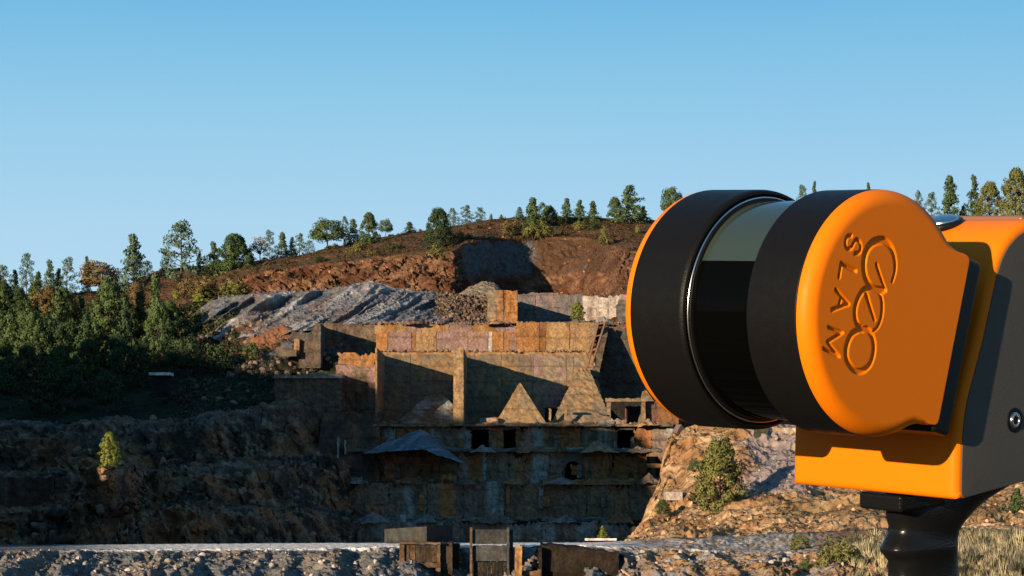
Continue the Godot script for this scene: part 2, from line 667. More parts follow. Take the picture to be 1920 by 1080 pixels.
func rbox(size: Vector3, r: float) -> ArrayMesh:
	# rounded box by pushing a fine grid out of an inner box
	var st := new_st()
	st.set_smooth_group(0)
	var n := 9
	var hs := size * 0.5
	r = minf(r, minf(hs.x, minf(hs.y, hs.z)))
	for f in 6:
		var ax := f >> 1
		var sg := 1.0 if f & 1 else -1.0
		var base := []
		for j in n + 1:
			for i in n + 1:
				var uv := []
				for v in [[i, (ax + 1) % 3], [j, (ax + 2) % 3]]:
					var k: int = v[0]
					var h: float = hs[v[1]]
					# dense at the edges
					var t: float
					if k <= 4: t = -h + r * (1.0 - cos(PI / 2 * k / 4.0)) 
					else: t = h - r * (1.0 - cos(PI / 2 * (n - k) / 4.0))
					uv.append(t)
				var p := Vector3.ZERO
				p[ax] = hs[ax] * sg
				p[(ax + 1) % 3] = uv[0]
				p[(ax + 2) % 3] = uv[1]
				var core := Vector3(clampf(p.x, -hs.x + r, hs.x - r), clampf(p.y, -hs.y + r, hs.y - r), clampf(p.z, -hs.z + r, hs.z - r))
				var d := (p - core)
				var nn := d.normalized() if d.length() > 1e-9 else Vector3.UP
				base.append([core + nn * r, nn])
		for j in n:
			for i in n:
				var a := j * (n + 1) + i
				var q := [a, a + 1, a + n + 2, a, a + n + 2, a + n + 1] if sg < 0 else [a, a + n + 2, a + 1, a, a + n + 1, a + n + 2]
				for k in q:
					st.set_normal(base[k][1])
					st.add_vertex(base[k][0])
	return st.commit()

func build_scanner() -> void:
	var D := F * Q
	var c := P(1645, 588, D)
	var v := -c.normalized()
	var r := Vector3.UP.cross(v).normalized()
	var u := v.cross(r)
	var sp := sphi
	var cp := sqrt(1.0 - sp * sp)
	var A := r * 0.777 - u * 0.63 * sp + v * 0.63 * cp
	var U := u * cp + v * sp
	A = A.normalized()
	U = (U - A * U.dot(A)).normalized()
	var W := U.cross(A)
	var root := thing("handheld_scanner", "orange and black handheld laser scanner on a black grip, large in the foreground", "scanner")
	var off := Vector3(380, -760, -205)                # foot of the grip
	var bas := Basis(W, U, A)
	root.transform = Transform3D(bas, c + bas * (off * Q))
	var o := -off * Q
	# --- revolving head: cap outlines
	var tilt := deg_to_rad(17.4)
	var raw := PackedVector2Array()
	var R := 231.0
	var a0 := atan2(183.0, 140.0)
	for k in 121:
		var t := lerpf(a0, TAU - a0, k / 120.0)
		raw.append(Vector2(cos(t), sin(t)) * R)
	for q in [[168.0, -172.0], [196.0, -169.0], [203.0, -167.0], [206.0, -160.0], [206.0, 0.0], [206.0, 160.0], [203.0, 167.0], [196.0, 169.0], [168.0, 172.0]]:
		raw.append(Vector2(q[0], q[1]))
	var rot := PackedVector2Array()
	for p in raw:
		rot.append(Vector2(cos(tilt) * p.x + sin(tilt) * p.y, -sin(tilt) * p.x + cos(tilt) * p.y))
	var capline := resample(rot, 720, 14)
	# --- engraved lettering
	ink_map.resize(4 * INK_N * INK_N)
	ink_map.fill(50.0)
	var G := [[612, 408], [628, 350], [628, 285], [608, 215], [572, 175], [535, 172], [492, 192], [460, 240], [447, 310], [455, 380], [482, 432], [520, 456], [560, 462]]
	stroke(G.slice(0, 6), 3.0, 6.0)
	stroke(G.slice(5), 6.0, 5.0)
	stroke([[520, 314], [545, 388], [572, 462]], 3.2, 3.0)
	stroke([[572, 460], [545, 478]], 3.2, 3.2, false)
	stroke([[540, 480], [553, 530], [550, 610], [530, 670], [506, 696]], 4.0, 2.6)
	stroke([[545, 470], [490, 452], [445, 462], [410, 520], [396, 590], [408, 655], [440, 680]], 4.0, 4.5)
	stroke([[462, 490], [484, 560], [508, 634]], 4.4, 2.6)
	stroke([[430, 690], [470, 690], [500, 745], [504, 820], [480, 895], [430, 932], [385, 915], [350, 860], [348, 790], [375, 720], [415, 692], [440, 690]], 4.6, 4.6)
	stroke([[376, 149], [352, 157], [342, 190], [352, 220], [374, 220], [390, 190], [404, 172], [421, 180], [430, 212], [420, 244], [396, 251]], 2.6, 2.6)
	stroke([[318, 309], [400, 350]], 2.9, 2.9, false)
	stroke([[318, 309], [306, 385]], 2.9, 2.9, false)
	stroke([[288, 460], [360, 540], [266, 574]], 2.7, 2.7, false)
	stroke([[318, 497], [304, 558]], 2.4, 2.4, false)
	stroke([[246, 673], [324, 705], [240, 757], [304, 840], [220, 795]], 2.5, 2.5, false)
	var carve := func(p: Vector2) -> float:
		if absf(p.x) > 250 or absf(p.y) > 250: return 0.0
		return 5.0 * sst(1.6, -1.6, ink_at(p))
	var soft := PackedFloat32Array()      # the straight back edge stays crisp
	for p in capline:
		soft.append(lerpf(1.0, 0.06, sst(120, 195, p.x * cos(tilt) - p.y * sin(tilt))))
	var cap := swept(capline, ends(-1, 30, 2, 28), true, true, carve, 170, soft)
	obj("near_cap", cap, M.orange, root, o).set_meta("label", "orange end cap with engraved lettering")
	var farline := PackedVector2Array()
	for p in capline: farline.append(p * 1.02)
	var farsec := ends(-446, -418, 26, 1)
	obj("far_cap", swept(farline, farsec, true, true, null, 3, soft), M.orange, root, o)
	# black drums, ring, lidar window
	obj("near_drum", lathe(rounded([[60, -123], [222, -123], [231.5, -121], [231.5, -2], [228, 0], [100, 0]], 3)
		, 160), M.black, root, o)
	obj("far_drum", lathe(rounded([[100, -418], [236, -418], [236.5, -416], [235, -289], [232, -281], [226, -279], [224, -287], [60, -287]], 3), 160), M.black, root, o)
	obj("trim_ring", lathe(rounded([[218.5, -286], [221.6, -286], [221.6, -279.5], [220.2, -278], [218.6, -278], [218.5, -286]], 1.5), 160), M.chrome, root, o)
	obj("inner_collar", lathe(rounded([[200, -288], [218, -288], [218, -275], [206, -272], [200, -272]], 2), 160), M.black, root, o)
	obj("lidar_window_reflection", sector(212.2, -300, -110, deg_to_rad(20), deg_to_rad(151)), M.window, root, o)  # upper glass coloured grey-green in place of a reflection
	obj("lidar_window_unlit", sector(212.2, -300, -110, deg_to_rad(151.2), deg_to_rad(379.8)), M.glass_unlit, root, o)  # rest of the same glass, black where the painted reflection ends
	# carrier plate at the back of the head
	var pb := rbox(Vector3(56, 350, 450) * Q, 12 * Q)
	var pl := obj("carrier_plate", pb, M.black2, root, o)
	var tb := Basis(Vector3(cos(tilt), -sin(tilt), 0), Vector3(sin(tilt), cos(tilt), 0), Vector3.BACK)
	pl.transform = Transform3D(tb, o + tb * (Vector3(234, -4, -205) * Q))
	var sh := obj("motor_hub", lathe([[0, 0], [120, 0], [120, 130], [0, 130]], 64), M.black2, root, o)
	sh.transform = Transform3D(tb * Basis(Vector3.UP, PI / 2), o + tb * (Vector3(240, -10, -204) * Q))
	# --- body: side outline swept across
	var panel_line := PackedVector2Array([Vector2(268, -377), Vector2(850, -332), Vector2(850, 130), Vector2(600, 147), Vector2(530, 150), Vector2(485, 147), Vector2(446, 133), Vector2(414, 111), Vector2(396, 90), Vector2(383, 66), Vector2(366, 18), Vector2(335, -70), Vector2(304, -142), Vector2(290, -174), Vector2(279, -206), Vector2(272, -250), Vector2(269, -310), Vector2(268, -366)])
	var pin := resample(panel_line, 420, 6)
	var pn := normals2(pin)
	var pr := PackedVector2Array()
	for i in pin.size(): pr.append(pin[i] + pn[i] * lerpf(17.0, 2.0, sst(0.3, 0.8, -pn[i].y)))
	var bn := normals2(pr)
	var crisp := PackedFloat32Array()       # the underside has a sharp edge
	for i in pr.size(): crisp.append(lerpf(1.0, 0.12, sst(0.3, 0.8, -bn[i].y)))
	obj("body_shell", swept(pr, ends(-432, -8, 16, 17), true, true, null, 4, crisp), M.orange, root, o)
	pin = resample(pin, 420, 2)
	obj("side_panel", swept(pin, ends(-14, -6.0, 1, 1.5), true, true, null, 3), M.panel, root, o)
	# bolt
	var bt := obj("bolt", lathe(rounded([[20, -6], [20, -4.4], [15, -4.4], [15, -2], [13.5, -0.6], [10, -0.6], [9, -2.2], [8.6, -6]], 0.8), 48), M.steel, root, o + Vector3(440, -234, 0) * Q)
	obj("bolt_socket", lathe([[9.0, -5.0], [0.0, -5.0]], 6), M.black, bt)
	obj("washer", lathe(rounded([[25, -6], [25, -4.6], [23, -4.0], [16, -4.0], [16, -6]], 0.8), 48), M.black, bt)
	# button and raised pad on top
	var up := Basis(Vector3.RIGHT, -PI / 2)
	var bu := obj("button_base", lathe(rounded([[46, -3], [46, 4], [43, 8], [36, 9], [0, 9]], 3), 64), M.black2, root)
	bu.transform = Transform3D(Basis(Vector3.BACK, 0.22) * up, o + Vector3(462, 157, -205) * Q)
	obj("button_dome", lathe([[36, 8], [35, 11], [32, 13.5], [26, 15.8], [18, 17.5], [9, 18.5], [0.01, 18.8]], 64), M.steel, bu)
	obj("top_pad", rbox(Vector3(240, 26, 260) * Q, 8 * Q), M.pad, root, o)
	root.get_node("top_pad").transform = Transform3D(Basis(Vector3.BACK, -0.06), o + Vector3(670, 154, -200) * Q)
	# --- grip
	obj("grip_mount", rbox(Vector3(150, 34, 110) * Q, 7 * Q), M.grip, root, o + Vector3(335, -399, -205) * Q)
	var secs := [[900, 1664, 1914], [920, 1664, 1902], [934, 1664, 1874], [944, 1664, 1853], [955, 1664, 1837], [968, 1664, 1822], [986, 1669, 1805], [1000, 1665, 1797], [1015, 1658, 1794], [1024, 1653.5, 1794], [1032, 1653.5, 1794], [1040, 1660, 1794], [1052, 1668, 1795], [1085, 1668, 1797], [1120, 1658, 1800], [1150, 1655, 1803], [1190, 1660, 1806], [1240, 1662, 1806], [1262, 1672, 1796], [1268, 1700, 1770]]
	var gp := PackedVector3Array()
	var seg := 64
	var ra := 54.0
	for s in secs:
		var half: float = (s[2] - s[1]) * 0.5 * 1.09
		var mid: float = 1645.0 + ((s[2] + s[1]) * 0.5 - 1645.0) * 1.09
		var aa := minf(ra + 7.0 * exp(-pow((float(s[0]) - 1028.0) / 10.0, 2.0)), half * 0.7)
		var rw := sqrt(maxf(half * half - pow(aa * 0.777, 2.0), 4.0)) / 0.63
		var w: float = (mid - 1645.0 + 205.0 * 0.777) / 0.63
		var h: float = ((588.0 - s[0]) * 1.09 - 0.63 * sphi * 205.0 - 0.777 * sphi * w) / 0.99
		for k in seg + 1:
			var t := TAU * k / seg
			var ct := cos(t)
			var stt := sin(t)
			gp.append(Vector3(w + rw * signf(ct) * pow(absf(ct), 0.85), h - 0.785 * sphi * rw * signf(ct) * pow(absf(ct), 0.85), -205.0 + aa * signf(stt) * pow(absf(stt), 0.85)) * Q)
	var gc := PackedColorArray()
	gc.resize(gp.size())
	gc.fill(Color.WHITE)
	obj("grip", grid(seg + 1, secs.size(), gp, gc), M.grip, root, o)

# ------------------------------------------------------------------ scene
func _ready() -> void:
	# camera
	var cam := Camera3D.new()
	cam.name = "camera"
	cam.projection = Camera3D.PROJECTION_FRUSTUM
	cam.near = 0.2
	cam.far = 6000.0
	cam.size = 0.2 * 1080.0 / F
	cam.frustum_offset = Vector2(0, 0.2 * (HY - 540.0) / F)
	add_child(cam)
	cam.current = true
	# sky, air, exposure
	var EXPO := 2.0
	var env := Environment.new()
	env.tonemap_mode = Environment.TONE_MAPPER_LINEAR
	env.tonemap_exposure = EXPO
	env.background_mode = Environment.BG_SKY
	env.sdfgi_enabled = true
	env.ssao_enabled = true
	env.ssil_enabled = true
	var stops := [[-90.0, 0.10, 0.08, 0.06], [-2.0, 0.2, 0.2, 0.2], [0.0, 0.52, 0.72, 0.85], [4.0, 0.47, 0.71, 0.87], [6.0, 0.42, 0.67, 0.86], [8.5, 0.305, 0.60, 0.82], [11.3, 0.175, 0.49, 0.77], [18.0, 0.13, 0.38, 0.66], [35.0, 0.10, 0.28, 0.52], [60.0, 0.07, 0.21, 0.42], [90.0, 0.06, 0.18, 0.37]]
	var skh := 1024
	var im := Image.create(skh * 2 / 4, skh, false, Image.FORMAT_RGBF)
	var wisp := noise(FastNoiseLite.TYPE_SIMPLEX_SMOOTH, 1.0, 4, 5)
	for y in skh:
		var el := 90.0 - (y + 0.5) / skh * 180.0
		var k := 0
		while k < stops.size() - 2 and el > stops[k + 1][0]: k += 1
		var t := clampf((el - stops[k][0]) / (stops[k + 1][0] - stops[k][0]), 0, 1)
		var c := Color(lerpf(stops[k][1], stops[k + 1][1], t), lerpf(stops[k][2], stops[k + 1][2], t), lerpf(stops[k][3], stops[k + 1][3], t))
		for x in skh * 2 / 4:
			var az := TAU * (x + 0.5) / (skh * 2 / 4)
			var g := 1.0 + 0.03 * wisp.get_noise_3d(cos(az) * 3.0, el * 0.25, sin(az) * 3.0) 
			im.set_pixel(x, y, Color(c.r * g / EXPO, c.g * g / EXPO, c.b / EXPO))
	var psm := PanoramaSkyMaterial.new()
	psm.panorama = ImageTexture.create_from_image(im)
	var sky := Sky.new()
	sky.sky_material = psm
	env.sky = sky
	var we := WorldEnvironment.new()
	we.name = "world_environment"
	we.environment = env
	add_child(we)
	# sun: low, from the left and a little behind the camera
	var sun := DirectionalLight3D.new()
	sun.name = "sun"
	sun.light_energy = 1.6
	sun.light_color = Color(1.0, 0.89, 0.75)
	sun.light_angular_distance = 0.5
	sun.shadow_enabled = true
	add_child(sun)
	sun.look_at_from_position(Vector3.ZERO, Vector3(0.57, -0.168, -0.78), Vector3.UP)

	rng.seed = 11
	n_big = noise(FastNoiseLite.TYPE_SIMPLEX_SMOOTH, 0.02, 3, 1)
	n_mid = noise(FastNoiseLite.TYPE_SIMPLEX_SMOOTH, 0.1, 4, 2)
	n_fine = noise(FastNoiseLite.TYPE_SIMPLEX, 0.45, 4, 3)
	n_ridge = noise(FastNoiseLite.TYPE_SIMPLEX, 0.06, 5, 4, FastNoiseLite.FRACTAL_RIDGED)
	n_cell = noise(FastNoiseLite.TYPE_CELLULAR, 0.25, 2, 5)
	make_materials()
	build_terrain()
	build_ruin()
	build_front()
	build_trees()
	build_scatter()
	build_scanner()

func make_materials() -> void:
	var tn := noise(FastNoiseLite.TYPE_SIMPLEX, 0.02, 6, 21)
	var tr := noise(FastNoiseLite.TYPE_SIMPLEX, 0.014, 6, 22, FastNoiseLite.FRACTAL_RIDGED)
	var rock_a := detail_tex(tn, 512, 0.62, 1.0)
	var rock_n := normal_tex(tr, 512, 14.0)
	var conc_a := detail_tex(noise(FastNoiseLite.TYPE_SIMPLEX, 0.04, 5, 23), 512, 0.76, 1.0, 2.0)
	var conc_n := normal_tex(noise(FastNoiseLite.TYPE_SIMPLEX, 0.03, 5, 24), 512, 6.0)
	M.rock = ground_mat(rock_a, rock_n, 0.055, 0.9)
	M.soil = ground_mat(rock_a, rock_n, 0.09, 1.0)
	M.conc = ground_mat(conc_a, conc_n, 0.09, 0.7, 0.9)
	M.bark = plain(0.05, 0.035, 0.025, 0.9)
	var white := StandardMaterial3D.new()
	white.vertex_color_use_as_albedo = true
	white.roughness = 0.9
	white.metallic_specular = 0.2
	M.stuff = white
	var leafs := {"pine": [0.066, 0.103, 0.037], "dark": [0.038, 0.066, 0.027], "lime": [0.17, 0.20, 0.04], "oak": [0.13, 0.095, 0.04], "blue": [0.08, 0.13, 0.08], "olive": [0.135, 0.14, 0.042], "gold": [0.26, 0.16, 0.04]}
	for k in leafs:
		var l := StandardMaterial3D.new()
		l.vertex_color_use_as_albedo = true
		l.albedo_color = Color(leafs[k][0], leafs[k][1], leafs[k][2]).linear_to_srgb()
		l.roughness = 0.75
		l.metallic_specular = 0.25
		l.cull_mode = BaseMaterial3D.CULL_DISABLED
		l.backlight_enabled = true
		l.backlight = Color(leafs[k][0] * 0.6, leafs[k][1] * 0.6, leafs[k][2] * 0.4)
		leaf_mats[k] = l
	M.orange = plain(0.61, 0.142, 0.0015, 0.55, 0.0, 0.22)
	var mould := normal_tex(noise(FastNoiseLite.TYPE_SIMPLEX, 0.12, 4, 31), 256, 3.0)
	var smear := detail_tex(noise(FastNoiseLite.TYPE_SIMPLEX, 0.012, 5, 32), 512, 0.72, 1.0)
	for k in ["orange"]:
		M[k].normal_enabled = true
		M[k].normal_texture = mould
		M[k].normal_scale = 0.025
		M[k].roughness_texture = smear
		M[k].uv1_triplanar = true
		M[k].uv1_scale = Vector3.ONE * 22.0
	M.black = plain(0.0045, 0.0043, 0.0042, 0.5, 0.0, 0.22)
	M.black2 = plain(0.006, 0.006, 0.006, 0.35, 0.0, 0.3)
	M.panel = plain(0.062, 0.058, 0.05, 0.65, 0.0, 0.25)
	M.grip = plain(0.005, 0.0052, 0.0056, 0.28, 0.0, 0.3)
	M.chrome = plain(0.62, 0.6, 0.57, 0.22, 1.0)
	M.steel = plain(0.55, 0.55, 0.55, 0.25, 1.0)
	M.pad = plain(0.16, 0.075, 0.035, 0.4)
	for k in ["black", "grip", "panel"]:
		M[k].normal_enabled = true
		M[k].normal_texture = mould
		M[k].normal_scale = 0.16
		M[k].roughness_texture = smear
		M[k].uv1_triplanar = true
		M[k].uv1_scale = Vector3.ONE * 18.0
	M.window = plain(0.022, 0.033, 0.026, 0.08, 0.0, 0.5)  # window glass with a reflection mixed into its colour
	M.glass_unlit = plain(0.0012, 0.0012, 0.0012, 0.06, 0.0, 0.12)  # same glass without the painted reflection

func build_terrain() -> void:
	# ground under everything, out to the horizon
	var gp := PackedVector3Array()
	var gc := PackedColorArray()
	for j in 3:
		for i in 3:
			gp.append(Vector3((i - 1) * 5000.0, -42, (j - 1) * 5000.0))
			gc.append(Color(0.16, 0.11, 0.07))
	struct("ground", grid(3, 3, gp, gc), M.soil)
	# the bank one stands on, falling into the pit ahead
	gp = PackedVector3Array()
	gc = PackedColorArray()
	for j in 41:
		for i in 41:
			var x := lerpf(-160, 160, i / 40.0)
			var z := lerpf(-130, 200, j / 40.0)
			var y := -1.7 - 0.02 * maxf(0.0, -z)
			if z < -35: y -= (-35 - z) * 0.42
			y += n_mid.get_noise_2d(x, z) * 0.03
			gp.append(Vector3(x, y, z))
			gc.append(Color(0.17, 0.135, 0.095) * (1.0 + 0.3 * n_mid.get_noise_2d(x * 2, z * 2)))
	struct("near_bank", grid(41, 41, gp, gc), M.soil)

	var RED := Color(0.13, 0.062, 0.034)
	var RUST := Color(0.20, 0.105, 0.055)
	var SCRUB := Color(0.085, 0.068, 0.03)
	var DARK := Color(0.075, 0.053, 0.040)
	var GREY := Color(0.17, 0.17, 0.18)
	# the hill up to the ridge
	var ridge := [[-300, 555, 556], [0, 552, 556], [120, 550, 556], [180, 546, 556], [240, 531, 556], [300, 506, 556], [380, 498, 556], [480, 488, 556], [560, 479, 556], [620, 464, 556], [700, 446, 556], [790, 434, 556], [850, 424, 556], [930, 411, 556], [1000, 405, 556], [1100, 408, 556], [1200, 413, 556], [1500, 418, 556], [1920, 412, 556], [2300, 400, 556]]
	var back := []
	for q in ridge: back.append([q[0], q[1] + 25, 640])
	var brow := [[-300, 660, 470], [0, 650, 470], [200, 622, 475], [300, 600, 480], [400, 556, 485], [440, 530, 488], [480, 516, 490], [560, 502, 492], [640, 496, 490], [720, 484, 490], [800, 478, 488], [850, 472, 486], [872, 457, 496], [940, 447, 520], [1000, 445, 525], [1100, 449, 522], [1150, 462, 505], [1185, 474, 486], [1300, 470, 482], [1920, 460, 480], [2300, 455, 480]]
	var hilltop := func(p: Vector3, v: float) -> Color:
		var a := n_mid.get_noise_3dv(p * 1.1) * 0.5 + 0.5
		var b := n_fine.get_noise_3dv(p * 0.9) * 0.5 + 0.5
		var c := mixc(RED, RUST, sst(0.45, 0.7, a))
		return mixc(c, SCRUB, sst(0.42, 0.6, b) * 0.8)
	var hdisp := func(p: Vector3, v: float) -> Vector3:
		var k := sst(0.0, 0.35, v)
		return rough(p, 0.55 * k + 0.15, 0.8) + Vector3(0, n_mid.get_noise_3dv(p * 0.5) * 0.9 * k, 0)
	var drop := []
	for q in brow: drop.append([q[0], q[1] + 45, q[2] + 2.5])
	sheet("hill", [back, ridge, brow, drop], -1000, 2900, 760, [6, 70, 6], hdisp, hilltop, M.soil)
	# red cliff under the brow
	var brow2 := []
	for q in brow: brow2.append([q[0], q[1] - 1.0, q[2] + 0.5])
	var foot := [[-300, 700, 500], [380, 590, 500], [440, 556, 486], [480, 545, 482], [560, 546, 478], [640, 551, 474], [720, 549, 471], [800, 553, 468], [852, 555, 467], [872, 556, 484], [940, 562, 512], [1000, 558, 517], [1080, 552, 512], [1130, 545, 492], [1185, 545, 462], [1300, 560, 460], [2300, 560, 460]]
	var foot2 := [[-300, 800, 500], [400, 760, 490], [480, 640, 446], [860, 630, 440], [900, 610, 448], [1180, 612, 446], [1300, 640, 442], [2300, 640, 442]]
	var foot3 := [[-300, 1150, 480], [400, 1150, 470], [480, 1150, 425], [2300, 1150, 414]]
	var cliffc := func(p: Vector3, v: float) -> Color:
		var px := 960.0 - p.x / p.z * F
		var py := HY + p.y / p.z * F
		var a := n_ridge.get_noise_3d(p.x * 1.3, p.y * 0.8, p.z * 1.3)
		var b := n_fine.get_noise_3dv(p * 0.8) * 0.5 + 0.5
		var c := mixc(Color(0.10, 0.053, 0.031), Color(0.26, 0.15, 0.085), sst(0.0, 0.7, a))
		c = mixc(c, Color(0.12, 0.04, 0.022), sst(0.45, 0.65, b) * 0.7)
		var rec := sst(862, 880, px) * sst(1170, 1120, px) * sst(0.42, 0.34, v)
		c = mixc(c, mixc(Color(0.12, 0.125, 0.13), Color(0.10, 0.055, 0.035), sst(-0.1, 0.3, n_mid.get_noise_3dv(p * 0.7) + (px - 965) * 0.006)), rec)
		return c
	var cdisp := func(p: Vector3, v: float) -> Vector3:
		var px := 960.0 - p.x / p.z * F
		var rec := sst(858, 876, px) * sst(1190, 1150, px)
		var amp := lerpf(2.6, 1.1, rec) * sst(0.0, 0.08, v)
		return rough(Vector3(p.x, p.y * 0.55, p.z), amp, 1.3) + Vector3(0, p.y * 0.45, n_cell.get_noise_3dv(p * 0.9) * 0.3 * amp)
	sheet("red_cliff", [brow2, foot, foot2, foot3], -1000, 2900, 1180, [60, 30, 12], cdisp, cliffc, M.rock)
	# the wooded slope on the left
	var wa := [[-300, 656, 470], [0, 646, 470], [200, 616, 474], [300, 588, 478], [380, 560, 478], [440, 548, 477], [480, 546, 470], [560, 556, 460]]
	var wb := [[-300, 710, 440], [0, 706, 440], [200, 690, 440], [300, 664, 442], [400, 632, 446], [480, 622, 440], [560, 632, 430], [640, 640, 425]]
	var wc := [[-300, 800, 386], [0, 800, 386], [300, 792, 386], [450, 782, 388], [520, 760, 394], [560, 745, 400], [640, 720, 410]]
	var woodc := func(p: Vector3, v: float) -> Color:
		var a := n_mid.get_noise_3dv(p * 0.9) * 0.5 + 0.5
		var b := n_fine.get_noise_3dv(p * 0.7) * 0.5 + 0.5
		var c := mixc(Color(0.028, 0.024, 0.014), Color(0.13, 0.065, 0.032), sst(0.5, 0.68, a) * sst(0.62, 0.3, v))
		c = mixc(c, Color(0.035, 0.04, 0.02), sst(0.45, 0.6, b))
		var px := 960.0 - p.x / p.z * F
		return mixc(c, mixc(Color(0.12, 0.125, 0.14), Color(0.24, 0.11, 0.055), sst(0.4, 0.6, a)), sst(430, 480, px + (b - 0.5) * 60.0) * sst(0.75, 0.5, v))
	var wdisp := func(p: Vector3, v: float) -> Vector3: return rough(p, 1.2, 0.7) + Vector3(0, n_mid.get_noise_3dv(p * 1.2) * 1.6, 0) * sst(380, 460, 960.0 - p.x / p.z * F)
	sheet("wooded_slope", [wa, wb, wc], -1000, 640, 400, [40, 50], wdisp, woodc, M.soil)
	# grey spoil heap
	var ga := [[366, 584, 466], [400, 562, 463], [420, 556, 462], [480, 551, 459], [560, 547, 458], [620, 541, 457], [650, 535, 456], [672, 530, 456], [692, 527, 456], [712, 531, 456], [740, 540, 455], [780, 545, 454], [830, 548, 454], [880, 556, 452]]
	var gb := [[366, 640, 444], [420, 640, 441], [520, 632, 433], [600, 616, 428], [700, 612, 426], [800, 610, 426], [880, 612, 427]]
	var n_rib := noise(FastNoiseLite.TYPE_SIMPLEX, 0.1, 2, 14, FastNoiseLite.FRACTAL_RIDGED)
	var ribs := func(p: Vector3) -> float:
		var s := p.x * 0.62 - p.y * 0.78        # across the gullies, which run down to the left
		var t := p.x * 0.78 + p.y * 0.62
		var wob := n_mid.get_noise_3dv(p * 0.5) * 1.6
		return n_rib.get_noise_2d((s + wob) * 1.0, t * 0.12) + 0.42 * n_rib.get_noise_2d((s + wob * 0.6) * 3.4 + 90, t * 0.4)
	var greyc := func(p: Vector3, v: float) -> Color:
		var px := 960.0 - p.x / p.z * F
		var g: float = ribs.call(p)
		var a := n_mid.get_noise_3dv(p * 0.9) * 0.5 + 0.5
		var c := mixc(Color(0.12, 0.128, 0.14), Color(0.36, 0.355, 0.355), sst(-0.5, 0.7, g))
		c = mixc(c, Color(0.20, 0.125, 0.065), sst(0.5, 0.65, a) * sst(720, 580, px) * 0.85)
		c = mixc(c, Color(0.175, 0.155, 0.17), sst(0.5, 0.75, a))
		c *= 1.0 + 0.5 * n_fine.get_noise_3dv(p * 1.2)
		return mixc(c, Color(0.12, 0.09, 0.07), sst(815, 850, px))
	var gdisp := func(p: Vector3, v: float) -> Vector3:
		var g: float = ribs.call(p)
		var k := sst(0.0, 0.12, v)
		return p + Vector3(0, g * 0.5 * k, g * 2.8 * k) + Vector3(0, 1, 1.4) * (n_fine.get_noise_3dv(p * 0.8) * 0.22 + n_ridge.get_noise_3dv(p * 1.5) * 0.1 * k)
	sheet("grey_spoil_heap", [ga, gb], 366, 880, 330, [70], gdisp, greyc, M.rock)
	# brown rubble bank and small beige heap beside it
	var ra := [[818, 552, 449], [850, 549, 448], [880, 556, 447], [925, 560, 446]]
	var rb := [[818, 612, 426], [925, 612, 426]]
	var rubc := func(p: Vector3, v: float) -> Color:
		var a := n_cell.get_noise_3dv(p * 2.0)
		return mixc(Color(0.07, 0.055, 0.045), Color(0.19, 0.13, 0.09), sst(-0.8, -0.3, a) * 0.7)
	var rubd := func(p: Vector3, v: float) -> Vector3: return rough(p, 1.1, 2.2)
	sheet("rubble_bank", [ra, rb], 818, 926, 90, [50], rubd, rubc, M.rock)
	var ba := [[858, 552, 462], [885, 536, 462], [905, 527, 462], [925, 530, 462], [950, 552, 462]]
	var bb := [[858, 560, 452], [950, 560, 452]]
	var beic := func(p: Vector3, v: float) -> Color: return Color(0.27, 0.215, 0.15) * (1.0 + 0.5 * n_fine.get_noise_3dv(p * 2.0))
	var beid := func(p: Vector3, v: float) -> Vector3: return rough(p, 0.4, 2.0)
	sheet("beige_spoil_heap", [ba, bb], 858, 950, 60, [20], beid, beic, M.rock)
	# the dark pit side on the left
	var pc := [[-300, 793, 392], [0, 793, 392], [100, 796, 392], [300, 788, 392], [450, 776, 392], [520, 758, 398], [600, 738, 404], [660, 730, 406]]
	var pc2 := [[-300, 800, 372], [0, 799, 370], [90, 806, 374], [160, 798, 366], [240, 795, 370], [300, 793, 374], [380, 790, 366], [450, 781, 374], [520, 764, 384], [600, 742, 394], [660, 738, 398]]
	var pd := [[-300, 884, 364], [0, 886, 362], [110, 882, 364], [170, 886, 350], [230, 878, 352], [300, 884, 364], [380, 872, 358], [450, 868, 364], [520, 850, 372], [600, 850, 384], [660, 850, 390]]
	var pd2 := [[-300, 890, 342], [0, 891, 341], [130, 892, 338], [170, 886, 290], [205, 880, 270], [240, 886, 290], [280, 893, 338], [360, 890, 330], [450, 885, 340], [540, 880, 352], [600, 880, 366], [660, 880, 378]]
	var pe := [[-300, 950, 336], [0, 952, 334], [130, 948, 330], [170, 952, 284], [205, 955, 281], [245, 952, 284], [290, 950, 330], [360, 944, 322], [450, 950, 332], [560, 950, 346], [660, 960, 370]]
	var pe2 := [[-300, 965, 312], [0, 966, 310], [130, 966, 306], [205, 970, 284], [290, 962, 306], [360, 960, 300], [450, 962, 312], [560, 964, 330], [660, 970, 356]]
	var pf := [[-300, 1050, 305], [130, 1050, 298], [205, 1050, 286], [290, 1050, 298], [450, 1050, 305], [560, 1050, 322], [660, 1050, 345]]
	var pitc := func(p: Vector3, v: float) -> Color:
		var a := n_mid.get_noise_3dv(p * 0.8) * 0.5 + 0.5
		var b := n_fine.get_noise_3dv(p * 0.6) * 0.5 + 0.5
		var c := mixc(DARK, Color(0.36, 0.17, 0.085), sst(0.42, 0.66, a))
		c = mixc(c, Color(0.13, 0.125, 0.12), sst(0.30, 0.12, v) * 0.55)
		return mixc(c, Color(0.38, 0.26, 0.17), sst(0.54, 0.72, b) * 0.75)
	var pdisp := func(p: Vector3, v: float) -> Vector3:
		var s := n_ridge.get_noise_2d(p.x * 1.2 + p.y * 0.5, p.z * 0.4 + p.y * 0.2)
		var b := n_mid.get_noise_3dv(p * Vector3(0.9, 1.6, 0.3))
		return rough(p, 1.6, 1.5) + Vector3(b * 0.5, b * 1.2, s * 3.4 + absf(b) * 4.0)
